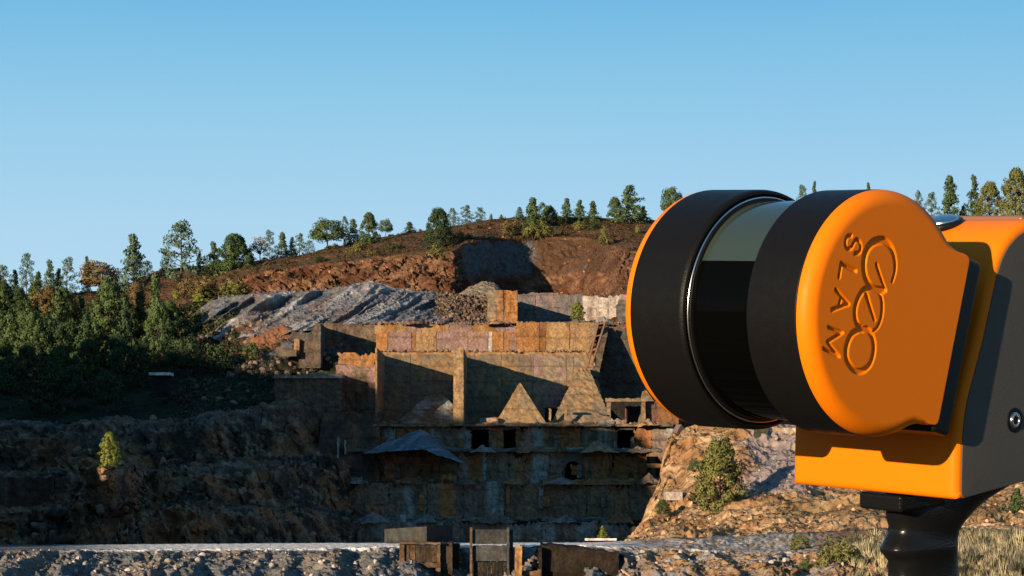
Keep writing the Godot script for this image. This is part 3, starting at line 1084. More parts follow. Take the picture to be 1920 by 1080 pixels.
	sheet("pit_side", [pc, pc2, pd, pd2, pe, pe2, pf], -1000, 660, 620, [10, 46, 10, 40, 10, 40], pdisp, pitc, M.rock)
	# blue-grey sand fan spilled over the terraces
	var fa := [[684, 846, 384], [740, 824, 384], [770, 810, 384], [786, 805, 384], [800, 812, 384], [835, 838, 384], [868, 864, 384]]
	var fb := [[684, 852, 374], [740, 846, 372], [790, 842, 371], [830, 856, 370], [868, 868, 372]]
	var fanc := func(p: Vector3, v: float) -> Color: return mixc(Color(0.13, 0.17, 0.20), Color(0.24, 0.29, 0.33), sst(0.0, 0.6, n_ridge.get_noise_2d(p.x * 3.0 + p.z, p.y * 1.5)))
	var fand := func(p: Vector3, v: float) -> Vector3: return rough(p, 0.4, 1.4)
	sheet("sand_fan", [fa, fb], 684, 868, 120, [30], fand, fanc, M.rock)
	# sunlit rock spur on the right
	var sa := [[1176, 1016, 354], [1200, 982, 354], [1216, 950, 354], [1236, 905, 355], [1246, 838, 357], [1262, 820, 358], [1300, 796, 359], [1400, 778, 362], [1500, 772, 364], [1700, 772, 366], [1920, 780, 368], [2300, 750, 372]]
	var sb := [[1176, 1016, 338], [1215, 985, 336], [1300, 945, 328], [1400, 938, 325], [1500, 930, 322], [1650, 925, 318], [1800, 935, 314], [1920, 930, 312], [2300, 920, 312]]
	var sc := [[1176, 1018, 290], [1250, 1016, 284], [1400, 1008, 280], [1500, 998, 276], [1600, 985, 274], [1800, 985, 270], [1920, 985, 268], [2300, 990, 265]]
	var sd := [[1176, 1060, 275], [1500, 1050, 262], [2300, 1050, 255]]
	var spurc := func(p: Vector3, v: float) -> Color:
		var px := 960.0 - p.x / p.z * F
		var py := HY + p.y / p.z * F
		var a := n_mid.get_noise_3dv(p * 1.0) * 0.5 + 0.5
		var b := n_fine.get_noise_3dv(p * 0.9) * 0.5 + 0.5
		var c := mixc(Color(0.30, 0.175, 0.085), Color(0.52, 0.35, 0.19), sst(0.35, 0.65, a))
		c = mixc(c, Color(0.22, 0.09, 0.04), sst(0.55, 0.72, b) * 0.7)
		var w := n_mid.get_noise_3dv(p * 0.7) * 40.0
		var lil := sst(1385, 1412, px + w) * sst(1560, 1500, px + w) * sst(940, 915, py + w * 0.4)
		c = mixc(c, Color(0.30, 0.245, 0.235), lil)
		c = mixc(c, Color(0.12, 0.09, 0.045), sst(1400, 1500, px) * sst(930, 945, py + w * 0.3) * sst(985, 965, py) * 0.5)
		return c
	var spurd := func(p: Vector3, v: float) -> Vector3:
		var s := n_rib.get_noise_2d((p.x * 0.6 - p.y * 0.8) * 0.8, (p.y * 0.6 + p.x * 0.8) * 0.22 + p.z * 0.1)
		return rough(p, 0.75, 1.0) + Vector3(0, 0.35, 1.0) * (s * 2.4 + n_mid.get_noise_3dv(p * 0.9) * 2.6 + absf(n_mid.get_noise_3dv(p * 2.1)) * 1.4)
	sheet("rock_spur", [sa, sb, sc, sd], 1176, 2900, 800, [70, 60, 14], spurd, spurc, M.rock)
	# the near bench: pale track along its edge, eroded face below
	var fz := [[-300, 1100, 275], [1100, 1100, 275], [2300, 1060, 275]]
	var f0 := [[-300, 1024, 268], [0, 1022, 268], [600, 1018, 268], [1100, 1017, 268], [1300, 1008, 268], [1490, 1000, 268], [1650, 992, 264], [1800, 992, 262], [2300, 1000, 262]]
	var f1 := [[-300, 1030, 238], [0, 1030, 238], [300, 1030, 238], [600, 1028, 238], [760, 1023, 238], [1100, 1022, 240], [1300, 1030, 240], [1400, 1040, 240], [1490, 1034, 238], [1650, 1022, 236], [1800, 1016, 234], [2300, 1010, 234]]
	var f2 := [[-300, 1075, 226], [0, 1075, 226], [750, 1075, 226], [870, 1090, 232], [1160, 1085, 231], [1250, 1070, 226], [1500, 1072, 222], [1700, 1066, 216], [2300, 1060, 214]]
	var f3 := [[-300, 1200, 205], [750, 1200, 205], [1160, 1190, 207], [2300, 1200, 190]]
	var bench := func(p: Vector3, v: float) -> Color:
		var px := 960.0 - p.x / p.z * F
		var a := n_mid.get_noise_3dv(p * 1.4) * 0.5 + 0.5
		var b := n_fine.get_noise_3dv(p * 1.3) * 0.5 + 0.5
		var g := mixc(Color(0.13, 0.145, 0.16), Color(0.23, 0.20, 0.175), sst(0.4, 0.7, a))
		g = mixc(g, Color(0.22, 0.15, 0.085), sst(0.55, 0.72, b) * 0.6)
		var o := mixc(Color(0.35, 0.22, 0.115), Color(0.30, 0.285, 0.27), sst(0.46, 0.62, a) * sst(1640, 1480, px))
		o = mixc(o, Color(0.25, 0.11, 0.05), sst(0.6, 0.75, b) * 0.6)
		o = mixc(o, Color(0.33, 0.28, 0.15), sst(1640, 1760, px))
		var c := mixc(g, o, sst(1150, 1260, px))
		var track := sst(0.245, 0.215, v + n_mid.get_noise_3dv(p * 1.2) * 0.03) * sst(1560, 1480, px)
		return mixc(c, Color(1.0, 0.93, 0.82), track * lerpf(sst(60, 330, px), 0.45 * sst(0.35, 0.6, b), sst(1080, 1240, px)))
	var bdisp := func(p: Vector3, v: float) -> Vector3:
		var k := sst(0.17, 0.32, v)
		var s := n_rib.get_noise_2d(p.x * 1.6 + n_mid.get_noise_3dv(p) * 2.0, p.y * 0.4)
		var right := sst(1200, 1300, 960.0 - p.x / p.z * F)
		return rough(p, 0.08 + 0.75 * maxf(k, right * 0.6), 2.0) + Vector3(0, 0.15, 1.0) * (s * 1.5 + n_mid.get_noise_2d(p.x * 2.2, 3.0 + p.y * 0.8) * 2.6) * k
	sheet("near_bench", [fz, f0, f1, f2, f3], -1000, 2900, 1300, [4, 10, 34, 26], bdisp, bench, M.rock)
	# unseen hill flank on the left, its crest shaped to cast the pit's shade
	var hd := Vector2(0.59, -0.807)
	var nn := Vector2(0.807, 0.59)
	var crest := [[-620, 63], [-405, 55], [-327, 55], [-304, 60], [-265, 53], [-254, 53], [-234, 46], [-214, 48], [-205, 41], [-201, 32], [-198.5, 18.5], [-196, 15], [-191.5, 1], [-184, -18], [-165, -40]]
	gp = PackedVector3Array()
	gc = PackedColorArray()
	var offs := [[40.0, -200.0, 0.0], [70.0, 0.0, 0.5], [88.0, 0.0, 0.9], [100.0, 0.0, 1.0], [112.0, 0.0, 0.9], [132.0, 0.0, 0.5], [165.0, 0.0, 0.0]]
	for i in 241:
		var s := lerpf(-620, -165, i / 240.0)
		var h := -40.0
		for k in crest.size() - 1:
			if s >= crest[k][0] and s <= crest[k + 1][0]:
				h = lerpf(crest[k][1], crest[k + 1][1], (s - crest[k][0]) / (crest[k + 1][0] - crest[k][0]))
		for j in 25:
			var q := lerpf(-10.0, 150.0, j / 24.0)
			var top := -42.0 + (h + 42.0) * sst(1.0, 0.0, absf(q - 100.0) / (50.0 if q > 100.0 else 110.0))
			var xz := hd * q + nn * s
			var p := Vector3(xz.x, top, xz.y)
			gp.append(p + Vector3.UP * n_mid.get_noise_3dv(p * 0.8) * 1.0)
			gc.append(hilltop.call(p, 0.5))
	struct("shading_hill_flank", grid(25, 241, gp, gc), M.soil)

func prism(st: SurfaceTool, poly: Array, d: float, th: float, c: Color) -> void:
	# flat outline [px, py] at one distance, extruded back
	var pp := PackedVector2Array()
	for q in poly: pp.append(Vector2(q[0], q[1]))
	if not Geometry2D.is_polygon_clockwise(pp): pp.reverse()
	var tri := Geometry2D.triangulate_polygon(pp)
	var f := []
	for q in pp: f.append(P(q.x, q.y, d))
	var bk := Vector3(0, 0, -th)
	for i in range(0, tri.size(), 3):
		var a: Vector3 = f[tri[i]]
		var b: Vector3 = f[tri[i + 1]]
		var e: Vector3 = f[tri[i + 2]]
		if (b - a).cross(e - a).z > 0:
			var t := b
			b = e
			e = t
		for v in [a, b, e]:
			st.set_color(c)
			st.set_normal(Vector3(0, 0, 1))
			st.add_vertex(v)
	var n := f.size()
	for i in n:
		var a: Vector3 = f[i]
		var b: Vector3 = f[(i + 1) % n]
		var nr := (b - a).cross(bk).normalized()
		var mid := (a + b) * 0.5 + nr * 0.02
		var q2 := [a, b, b + bk, a, b + bk, a + bk]
		var out := not Geometry2D.is_point_in_polygon(Vector2(mid.x / d * F + 960.0, HY - mid.y / d * F), pp)
		if not out: nr = -nr
		# clockwise seen from outside
		if (b - a).cross(b + bk - a).dot(nr) > 0: q2 = [a, b + bk, b, a, a + bk, b + bk]
		for v in q2:
			st.set_color(c)
			st.set_normal(nr)
			st.add_vertex(v)

func piece(parent: Node, called: String, x0: float, y0: float, x1: float, y1: float, d: float, th: float, colf: Callable, amp := 0.12, ragged := 0.2) -> MeshInstance3D:
	var st := new_st()
	rect(st, x0, y0, x1, y1, d, th, colf, amp, ragged)
	return obj(called, st.commit(), M.conc, parent)

func quad_piece(parent: Node, called: String, tl: Array, tr: Array, br: Array, bl: Array, th: float, colf: Callable, amp := 0.12, ragged := 0.2) -> MeshInstance3D:
	var st := new_st()
	slab(st, tl, tr, br, bl, th, colf, amp, ragged)
	return obj(called, st.commit(), M.conc, parent)

func build_ruin() -> void:
	var ORANGE := Color(0.32, 0.148, 0.052)
	var LILAC := Color(0.24, 0.155, 0.135)
	var OCHRE := Color(0.31, 0.195, 0.095)
	var OLIVE := Color(0.21, 0.16, 0.105)
	var BLACK := Color(0.035, 0.03, 0.028)
	var SLATE := Color(0.125, 0.115, 0.105)
	var BROWN := Color(0.12, 0.085, 0.062)
	var PALE := Color(0.55, 0.47, 0.40)
	# block standing on the upper terrace
	var t := thing("concrete_block", "tall square concrete block with a rust streak, right of the grey spoil heap", "concrete block", P(942, 602, 428))
	t.position = Vector3.ZERO
	piece(t, "face", 914, 544, 944, 606, 428, 24, stained(OLIVE * 1.15, ORANGE, BLACK, 0.25, 3.0))
	piece(t, "rusty_face", 944.4, 544, 970, 606, 428.2, 23.8, stained(OLIVE, ORANGE, BLACK, 0.85, 8.0))
	# recessed retaining wall
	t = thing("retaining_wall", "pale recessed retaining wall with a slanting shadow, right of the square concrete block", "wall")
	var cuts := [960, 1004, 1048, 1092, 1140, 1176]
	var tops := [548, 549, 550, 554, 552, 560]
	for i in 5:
		piece(t, "panel", cuts[i] + 0.3, tops[i], cuts[i + 1], 614, 453, 3, stained(PALE * 0.8 if i > 2 else Color(0.15, 0.13, 0.125), LILAC, SLATE, 0.3, i * 5.0), 0.1, 0.35)  # three left panels coloured darker to carry the block's shadow
	t = thing("wall_stub", "dark broken wall stub at the right end of the pale recessed wall", "wall")
	piece(t, "face", 1158, 562, 1195, 614, 446, 4, stained(SLATE, BROWN, BLACK, 0.3, 2.0), 0.2, 0.8)
	# long stained upper wall
	t = thing("stained_upper_wall", "long sunlit concrete wall of rust orange and lilac panels across the terrace", "wall")
	var xs := [705, 727, 771, 780, 818, 877, 915, 923, 944, 968, 1011, 1024, 1068, 1106]
	var kinds := [ORANGE, LILAC, ORANGE * 0.7, OCHRE, LILAC, LILAC * 1.1, PALE * 0.8, ORANGE, LILAC * 0.9, ORANGE * 0.95, ORANGE * 0.6, OCHRE * 1.05, OCHRE]
	for i in xs.size() - 1:
		var y0 := 622.0 if i < 9 else 604.0
		piece(t, "panel", xs[i] + 0.25, y0, xs[i + 1] - 0.25, 664, 416.0 + fmod(i * 0.37, 0.25), 2.5, stained(kinds[i], ORANGE * 0.9, BROWN, 0.12, i * 9.0), 0.06, 0.03 if i < 9 else 0.12)
	quad_piece(t, "panel", [1106, 604, 416.1], [1124, 604, 416.1], [1103, 662, 416.1], [1106, 662, 416.1], 2.5, stained(OCHRE, OLIVE, BROWN, 0.2, 6.0), 0.08, 0.1)
	var ux := [702, 745, 790, 842, 886, 930, 968]
	for i in 6:
		piece(t, "parapet", ux[i] + 0.4, 605 + (i % 3) * 1.5, ux[i + 1], 626, 422, 2.5, stained(LILAC if i % 2 else ORANGE * 0.85, OCHRE, BROWN, 0.4, i * 4.0), 0.14, 0.8)
	piece(t, "ledge", 705, 660, 1100, 668, 412.5, 6, stained(OCHRE, ORANGE, BROWN, 0.5, 1.0), 0.25, 0.4)
	# steel ladder frame on its slanted end
	t = thing("ladder_frame", "rusty slanted steel frame leaning on the right end of the stained wall", "frame")
	var rust := Color(0.16, 0.09, 0.05)
	var fr := [[P(1122, 606, 413.5), P(1101, 690, 406)], [P(1135, 604, 413.5), P(1110, 684, 406)]]
	for q in fr:
		var st := new_st()
		bar(st, q[0], q[1], 0.28, 0.28, rust)
		obj("rail", st.commit(), M.stuff, t)
	for k in [0.02, 0.3, 0.62, 0.95]:
		var st := new_st()
		bar(st, fr[0][0].lerp(fr[0][1], k), fr[1][0].lerp(fr[1][1], k), 0.2, 0.2, rust)
		obj("rung", st.commit(), M.stuff, t)
	# dark wall right of the frame
	t = thing("shaded_bay_wall", "tall dark bay wall right of the slanted steel frame", "wall")
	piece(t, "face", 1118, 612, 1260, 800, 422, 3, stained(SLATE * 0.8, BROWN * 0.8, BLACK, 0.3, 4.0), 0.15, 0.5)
	quad_piece(t, "cheek", [1129, 610, 420], [1142, 612, 420], [1122, 706, 409], [1108, 706, 409], 4, stained(OLIVE * 0.7, BROWN, BLACK, 0.3, 14.0))
	# olive wall and small block left of the stained wall
	t = thing("olive_wall", "olive brown rough wall under the grey heap, left of the stained panels", "wall")
	quad_piece(t, "face", [600, 606, 425], [706, 608, 425], [706, 672, 424], [600, 672, 424], 3, stained(OLIVE * 0.8, BROWN, BLACK, 0.3, 24.0), 0.3, 0.5)
	t = thing("broken_cell", "small roofless concrete cell left of the olive wall", "concrete block")
	piece(t, "side_wall", 588, 606, 601, 690, 412, 14, stained(SLATE, BROWN, BLACK, 0.3, 5.0))
	piece(t, "front_wall", 560, 631, 590, 690, 414, 2, stained(SLATE * 0.8, BROWN, BLACK, 0.3, 7.0))
	piece(t, "lit_post", 551, 634, 561, 664, 413, 3, stained(OCHRE, ORANGE, BROWN, 0.5, 2.0))
	piece(t, "back_wall", 546, 618, 590, 640, 424, 2, stained(SLATE * 0.7, BROWN, BLACK, 0.3, 7.0), 0.2, 0.8)
	piece(t, "sill", 524, 655, 556, 668, 412, 4, stained(OLIVE * 0.7, OCHRE, BROWN, 0.4, 9.0), 0.3, 0.6)
	# main wall with its fins
	t = thing("main_hopper_wall", "great leaning concrete wall below the stained panels, half in slanting shadow", "wall")
	var mx := [704, 770, 850, 940, 1000, 1062, 1076, 1112]
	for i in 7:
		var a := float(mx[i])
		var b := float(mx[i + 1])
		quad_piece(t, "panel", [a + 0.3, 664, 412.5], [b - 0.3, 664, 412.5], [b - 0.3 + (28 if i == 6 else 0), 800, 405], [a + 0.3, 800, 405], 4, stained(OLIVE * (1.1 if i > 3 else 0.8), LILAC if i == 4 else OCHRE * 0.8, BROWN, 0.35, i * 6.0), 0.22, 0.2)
	t = thing("left_fin", "narrow concrete wing wall standing out at the left end of the great leaning wall", "wall")
	quad_piece(t, "face", [703.5, 652, 387.5], [707, 652, 387.5], [707, 798, 385.5], [703.5, 798, 385.5], 26, stained(OCHRE, LILAC, BROWN, 0.3, 2.0), 0.05, 0.05)
	t = thing("middle_fin", "thick concrete wing wall with a sunlit cap, in the middle of the great leaning wall", "wall")
	quad_piece(t, "face", [850, 653, 383.5], [869, 651, 383.5], [869, 798, 383], [850, 798, 383], 30, stained(OCHRE * 1.1, OLIVE, BROWN, 0.3, 12.0), 0.15, 0.1)
	# pyramidal spurs between the hoppers
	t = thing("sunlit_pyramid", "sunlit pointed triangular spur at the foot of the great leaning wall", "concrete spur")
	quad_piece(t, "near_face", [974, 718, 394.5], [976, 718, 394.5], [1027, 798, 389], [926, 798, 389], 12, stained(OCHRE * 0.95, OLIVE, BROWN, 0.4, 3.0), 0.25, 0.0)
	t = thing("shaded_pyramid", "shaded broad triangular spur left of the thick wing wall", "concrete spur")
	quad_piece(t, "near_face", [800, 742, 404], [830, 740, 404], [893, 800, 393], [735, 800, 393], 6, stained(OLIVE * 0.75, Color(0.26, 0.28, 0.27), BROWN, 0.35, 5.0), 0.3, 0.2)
	t = thing("right_spur", "large sunlit slanting spur left of the black square opening", "concrete spur")
	quad_piece(t, "near_face", [1086, 690, 405], [1104, 690, 405], [1152, 800, 393], [1030, 800, 393], 8, stained(OCHRE, OLIVE, BROWN, 0.35, 15.0), 0.25, 0.3)
	t = thing("far_right_spur", "small sunlit triangular spur partly behind the black drum", "concrete spur")
	quad_piece(t, "near_face", [1208, 732, 404], [1212, 732, 404], [1262, 800, 395], [1196, 800, 395], 6, stained(OCHRE * 0.9, OLIVE, BROWN, 0.35, 9.0), 0.2, 0.0)
	# openings with frames
	t = thing("large_opening_frame", "concrete frame around the black square opening under the dark bay", "frame")
	for q in [[1138, 750, 1145, 800], [1203, 750, 1210, 800]]:
		piece(t, "post", q[0], q[1], q[2], q[3], 391, 2, stained(OLIVE * 0.9, OCHRE, BROWN, 0.3, q[0]), 0.05, 0.05)
	piece(t, "lintel", 1136, 746, 1212, 753, 390.6, 2.6, stained(OLIVE, OCHRE, BROWN, 0.4, 1.0), 0.08, 0.15)
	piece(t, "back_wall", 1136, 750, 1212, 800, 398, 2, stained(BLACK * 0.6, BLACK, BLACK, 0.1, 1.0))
	piece(t, "brace", 1172, 765, 1174, 800, 392, 0.3, stained(Color(0.2, 0.05, 0.04), BROWN, BROWN, 0.1, 1.0), 0.0, 0.0)
	t = thing("rust_panel_wall", "brick red wall panel right of the black square opening", "wall")
	piece(t, "panel", 1212, 752, 1233, 796, 392.5, 3, stained(Color(0.16, 0.08, 0.06), BROWN, BLACK, 0.3, 5.0))
	piece(t, "panel", 1233.4, 754, 1272, 796, 392.2, 3, stained(ORANGE * 0.7, OLIVE, BROWN, 0.3, 6.0))
	t = thing("small_opening_frame", "thin posts around the small black gap beside the pointed spur", "frame")
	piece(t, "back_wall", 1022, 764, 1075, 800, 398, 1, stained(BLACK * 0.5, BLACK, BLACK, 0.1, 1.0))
	for q in [[1029, 766, 1033, 800], [1058, 766, 1062, 800]]:
		piece(t, "post", q[0], q[1], q[2], q[3], 391.5, 0.8, stained(OCHRE, OLIVE, BROWN, 0.3, q[0]), 0.05, 0.3)
	piece(t, "lintel", 1046, 763, 1076, 767, 391.3, 1.0, stained(OCHRE, OLIVE, BROWN, 0.3, 1.0), 0.06, 0.2)
	# left blocks
	t = thing("stepped_buttress", "stepped concrete buttress with sunlit top, left of the narrow wing wall", "concrete block")
	piece(t, "upper_step", 634, 661, 703, 720, 396, 18, stained(OCHRE * 0.9, ORANGE, BROWN, 0.4, 3.0), 0.3, 0.7)
	piece(t, "lower_step", 630, 684, 704, 806, 394, 20, stained(OLIVE * 0.7, LILAC, BLACK, 0.4, 13.0), 0.3, 0.6)
	t = thing("flat_topped_block", "long dark block with a sunlit flat top, left of the stepped buttress", "concrete block")
	piece(t, "face", 516, 703, 640, 806, 389, 24, stained(BROWN * 1.3, Color(0.24, 0.12, 0.06), BLACK, 0.4, 3.0), 0.5, 0.5)
	piece(t, "coping", 514, 702, 642, 709, 388.5, 24, stained(PALE * 0.7, OCHRE, BROWN, 0.3, 9.0), 0.2, 0.35)
	# four terraces
	var tn := ["first", "second", "third", "fourth"]
	var wet := Color(0.33, 0.35, 0.32)
	var SL := Color(0.22, 0.165, 0.125)
	var RB := Color(0.40, 0.18, 0.07)
	t = thing("upper_terrace", "uppermost dark terrace wall with black door gaps, under the pointed spur", "wall")
	var pieces := [[600, 690], [690, 742], [742, 800], [800, 884], [916, 944], [966, 1030], [1030, 1090], [1090, 1158], [1188, 1222], [1222, 1266]]
	for i in pieces.size():
		piece(t, "panel", pieces[i][0] + 0.3, 797 + (i % 3), pieces[i][1] - 0.3, 850, 387 + fmod(i * 0.31, 0.5), 8, stained([SL, OLIVE, RB * 0.8][i % 3], wet if i % 2 else RB, BLACK, 0.45, i * 7.0), 0.3, 0.7)
	for q in [[883, 918], [943, 967], [1157, 1190]]:
		piece(t, "lintel", q[0], 797, q[1], 806, 387.3, 3, stained(SLATE, BROWN, BLACK, 0.3, q[0]), 0.1, 0.2)
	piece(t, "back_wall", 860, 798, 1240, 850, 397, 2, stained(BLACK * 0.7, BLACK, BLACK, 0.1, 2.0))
	piece(t, "walkway", 600, 794.5, 1262, 799.5, 386, 14, stained(OLIVE, OCHRE, BROWN, 0.3, 2.0), 0.5, 1.0)
	t = thing("middle_terrace", "dark terrace wall with an arched opening, second of the four terraces", "wall")
	var p2 := [[640, 700], [700, 790], [790, 860], [860, 912], [912, 955], [955, 986], [986, 1030], [1030, 1056], [1094, 1150], [1150, 1212]]
	for i in p2.size():
		piece(t, "panel", p2[i][0] + 0.3, 845 + (i % 2) * 2, p2[i][1] - 0.3, 910, 381 + fmod(i * 0.43, 0.5), 8, stained([RB * 0.7, SL, OLIVE][i % 3], wet if i % 3 == 0 else RB, BLACK, 0.35, i * 8.0 + 3), 0.3, 0.7)
	var st := new_st()
	var arch := [[1055.5, 910], [1055.5, 846], [1094.5, 846], [1094.5, 910], [1091, 910]]
	for k in 13:
		var a := PI * k / 12.0
		arch.append([1075 + cos(a) * 16, 883 - sin(a) * 18])
	arch.append([1059, 910])
	prism(st, arch, 381.2, 6, SLATE)
	obj("arch", st.commit(), M.conc, t)
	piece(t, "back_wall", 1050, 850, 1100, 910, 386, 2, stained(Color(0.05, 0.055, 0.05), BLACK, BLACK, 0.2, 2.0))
	for q in [[1212, 848, 1248, 856], [1212, 869, 1250, 877], [1212, 896, 1250, 910]]:
		piece(t, "shelf", q[0], q[1], q[2], q[3], 380, 8, stained(OCHRE * 0.8, ORANGE, BROWN, 0.4, q[1]), 0.25, 0.4)
	piece(t, "walkway", 640, 842, 1240, 847, 380, 10, stained(SLATE, OLIVE, BROWN, 0.3, 2.0), 0.5, 1.0)
	t = thing("rusty_terrace", "long terrace wall with an orange rim coloured as sunlit at right, third of the four terraces", "wall")
	var p3 := [[580, 650], [650, 730], [730, 800], [800, 868], [868, 946], [946, 1018], [1018, 1100], [1100, 1178], [1178, 1252]]
	for i in p3.size():
		piece(t, "panel", p3[i][0] + 0.3, 904 + (i % 2) * 2, p3[i][1] - 0.3, 980, 374 + fmod(i * 0.37, 0.5), 8, stained(OLIVE * 1.1 if i > 4 else SL, OCHRE if i > 4 else [wet, RB][i % 2], BLACK, 0.35, i * 5.0 + 1), 0.3, 0.6)
	piece(t, "rim", 1018, 900, 1188, 909, 373.4, 8, stained(ORANGE * 0.7, OCHRE, BROWN, 0.4, 1.0), 0.25, 0.4)  # orange put into the colour to read as low sun
	piece(t, "ledge", 640, 972, 1215, 977, 370, 8, stained(SLATE * 1.3, wet, BLACK, 0.3, 2.0), 0.2, 0.5)
	t = thing("lowest_terrace", "lowest grey terrace wall just above the pale track", "wall")
	for i in 6:
		piece(t, "panel", 640 + i * 96 + 0.3, 978 + (i % 2), 736 + i * 96 - 0.3, 1040, 365 + fmod(i * 0.39, 0.5), 6, stained(SL * 1.1, wet, BLACK, 0.35, i * 5.0 + 2), 0.3, 0.6)
	var hr := RandomNumberGenerator.new()
	hr.seed = 51
	var tones := [Color(0.30, 0.16, 0.08), Color(0.20, 0.145, 0.11), Color(0.24, 0.22, 0.20), Color(0.36, 0.24, 0.13)]
	for q in [[700, 798, 386, 60, 14], [930, 797, 386, 46, 10], [1060, 797, 386, 70, 12], [1135, 797, 386, 40, 10], [1215, 797, 386, 50, 14], [905, 846, 380, 60, 13], [985, 846, 380, 40, 10], [1120, 846, 380, 80, 22], [1195, 846, 380, 50, 12], [660, 905, 374, 70, 16], [770, 905, 374, 60, 14], [870, 905, 374, 50, 12], [960, 905, 374, 56, 12], [1050, 905, 373, 60, 13], [1215, 905, 374, 50, 20], [700, 978, 366, 80, 22], [800, 978, 366, 60, 16], [930, 978, 366, 90, 20], [1060, 978, 366, 70, 16], [1160, 978, 366, 60, 24], [1080, 604, 420, 60, 8], [930, 606, 421, 50, 9], [775, 606, 421, 60, 8], [1130, 608, 446, 60, 16], [600, 703, 390, 60, 10]]:
		heap(q[0], q[1] + 2, q[2], q[3], q[4], tones[hr.randi() % 4])
	for q in [["upper_terrace", 797, 386.5, 600, 1250], ["middle_terrace", 845, 380.5, 650, 1235], ["rusty_terrace", 904, 373.5, 600, 1245], ["lowest_terrace", 978, 365, 650, 1200]]:
		var owner_node := get_node(NodePath(q[0]))
		for i in 9:
			var x := hr.randf_range(q[3], q[4])
			var w := hr.randf_range(8, 34)
			var hgt := hr.randf_range(4, 15)
			piece(owner_node, "stub", x, q[1] - hgt, x + w, q[1] + 1.5, q[2] + hr.randf_range(0.4, 2.5), hr.randf_range(0.8, 3.0), stained([SL, RB, OLIVE * 1.2][i % 3], wet if i % 4 == 0 else RB, BLACK, 0.4, x), 0.3, 2.0)
		for i in 7:
			var x := hr.randf_range(q[3], q[4])
			var top := float(q[1]) + hr.randf_range(4, 30)
			piece(owner_node, "buttress", x, top, x + hr.randf_range(5, 14), float(q[1]) + hr.randf_range(42, 56), q[2] - hr.randf_range(0.2, 0.9), 1.6, stained([SL, RB * 0.8, OLIVE][i % 3], wet if i % 3 == 0 else RB, BLACK, 0.45, x), 0.3, 0.8)
	# streaked pillars in the deep corner
	t = thing("streaked_buttress", "dark leaning buttress hung with pale mineral streaks, deep in the shade", "wall")
	quad_piece(t, "face", [606, 775, 384], [712, 775, 386], [712, 1040, 372], [566, 1040, 364], 10, stained(Color(0.07, 0.05, 0.04), Color(0.17, 0.085, 0.045), BLACK, 0.45, 3.0), 0.5, 0.2)
	var pale := stained(Color(0.30, 0.36, 0.32), Color(0.36, 0.38, 0.36), SLATE, 0.4, 2.0)
	for q in [[571, 877, 576, 912, 374.0], [589, 866, 596, 930, 374.6], [599, 862, 604, 932, 375], [583, 902, 588, 926, 373], [612, 860, 616, 905, 375.6], [586, 940, 590, 974, 371.4], [594, 944, 598, 985, 371.2], [632, 820, 635, 862, 379], [646, 822, 648, 852, 379.5]]:
		piece(t, "streak", q[0], q[1], q[2], q[3], q[4] - 1.4, 2.0, pale, 0.2, 0.3)
	# left side of the pit
	t = thing("brown_wall", "low brown brick-like wall at the far left of the pit", "wall")
	for i in 4:
		piece(t, "panel", -60 + i * 54 + 0.4, 893 + i % 2, -6 + i * 54 - 0.4, 960, 329 + i * 0.2, 8, stained(Color(0.095, 0.05, 0.036), BROWN, BLACK, 0.35, i * 4.0), 0.2, 0.3)
	t = thing("pit_hut", "small black hut with a pale flat roof among the dark trees", "hut")
	var hut := stained(Color(0.02, 0.02, 0.02), BLACK, BLACK, 0.2, 2.0)
	var wall := piece(t, "wall", 284, 702, 316, 745, 398, 3, hut, 0.03, 0.0)
	piece(t, "roof", 279, 698, 319, 703.5, 397.4, 4.2, stained(Color(0.66, 0.64, 0.6), PALE, PALE, 0.1, 1.0), 0.02, 0.05)
	t = thing("low_block", "low concrete block with one corner coloured as sunlit at lower left of the pit", "concrete block")
	piece(t, "face", 150, 952, 172, 985, 309, 3, stained(BROWN, SLATE, BLACK, 0.3, 3.0), 0.1, 0.2)
	piece(t, "corner", 172.3, 952, 192, 985, 309.1, 3, stained(ORANGE, OCHRE, BROWN, 0.3, 5.0), 0.1, 0.2)  # orange tone stands in for sun on this corner
	t = thing("leaning_beam", "dark inclined concrete strut against the terraces left of the sunlit rock", "beam")
	st = new_st()
	bar(st, P(1276, 800, 383), P(1242, 862, 380), 1.1, 1.1, Color(0.13, 0.09, 0.075))
	obj("beam", st.commit(), M.stuff, t)
	t = thing("fallen_pipe", "thin rusty pipe leaning beside the black square opening", "pipe")
	st = new_st()
	limb(st, P(1099, 767, 392.5), P(1139, 779, 390.5), 0.13, 0.13, 10)
	obj("pipe", st.commit(), M.bark, t)
	t = thing("pale_kerb_slab", "pale broken slab beside the big bushy pine", "slab")
	piece(t, "face", 1248, 922, 1280, 938, 331, 5, stained(PALE * 0.8, OCHRE, OLIVE, 0.3, 3.0), 0.15, 0.2)
	piece(t, "face", 1280.4, 924, 1318, 934, 332, 5, stained(PALE * 0.7, OCHRE, OLIVE, 0.3, 8.0), 0.15, 0.2)
	t = thing("sunlit_wall_end", "sunlit cream wall end just under the scanner drums", "wall")
	piece(t, "face", 1440, 802, 1500, 822, 352, 6, stained(PALE, OCHRE, OLIVE, 0.3, 3.0), 0.12, 0.3)
	piece(t, "face", 1415, 800, 1439.6, 822, 351, 6, stained(Color(0.06, 0.06, 0.04), OLIVE, BLACK, 0.2, 3.0), 0.12, 0.3)

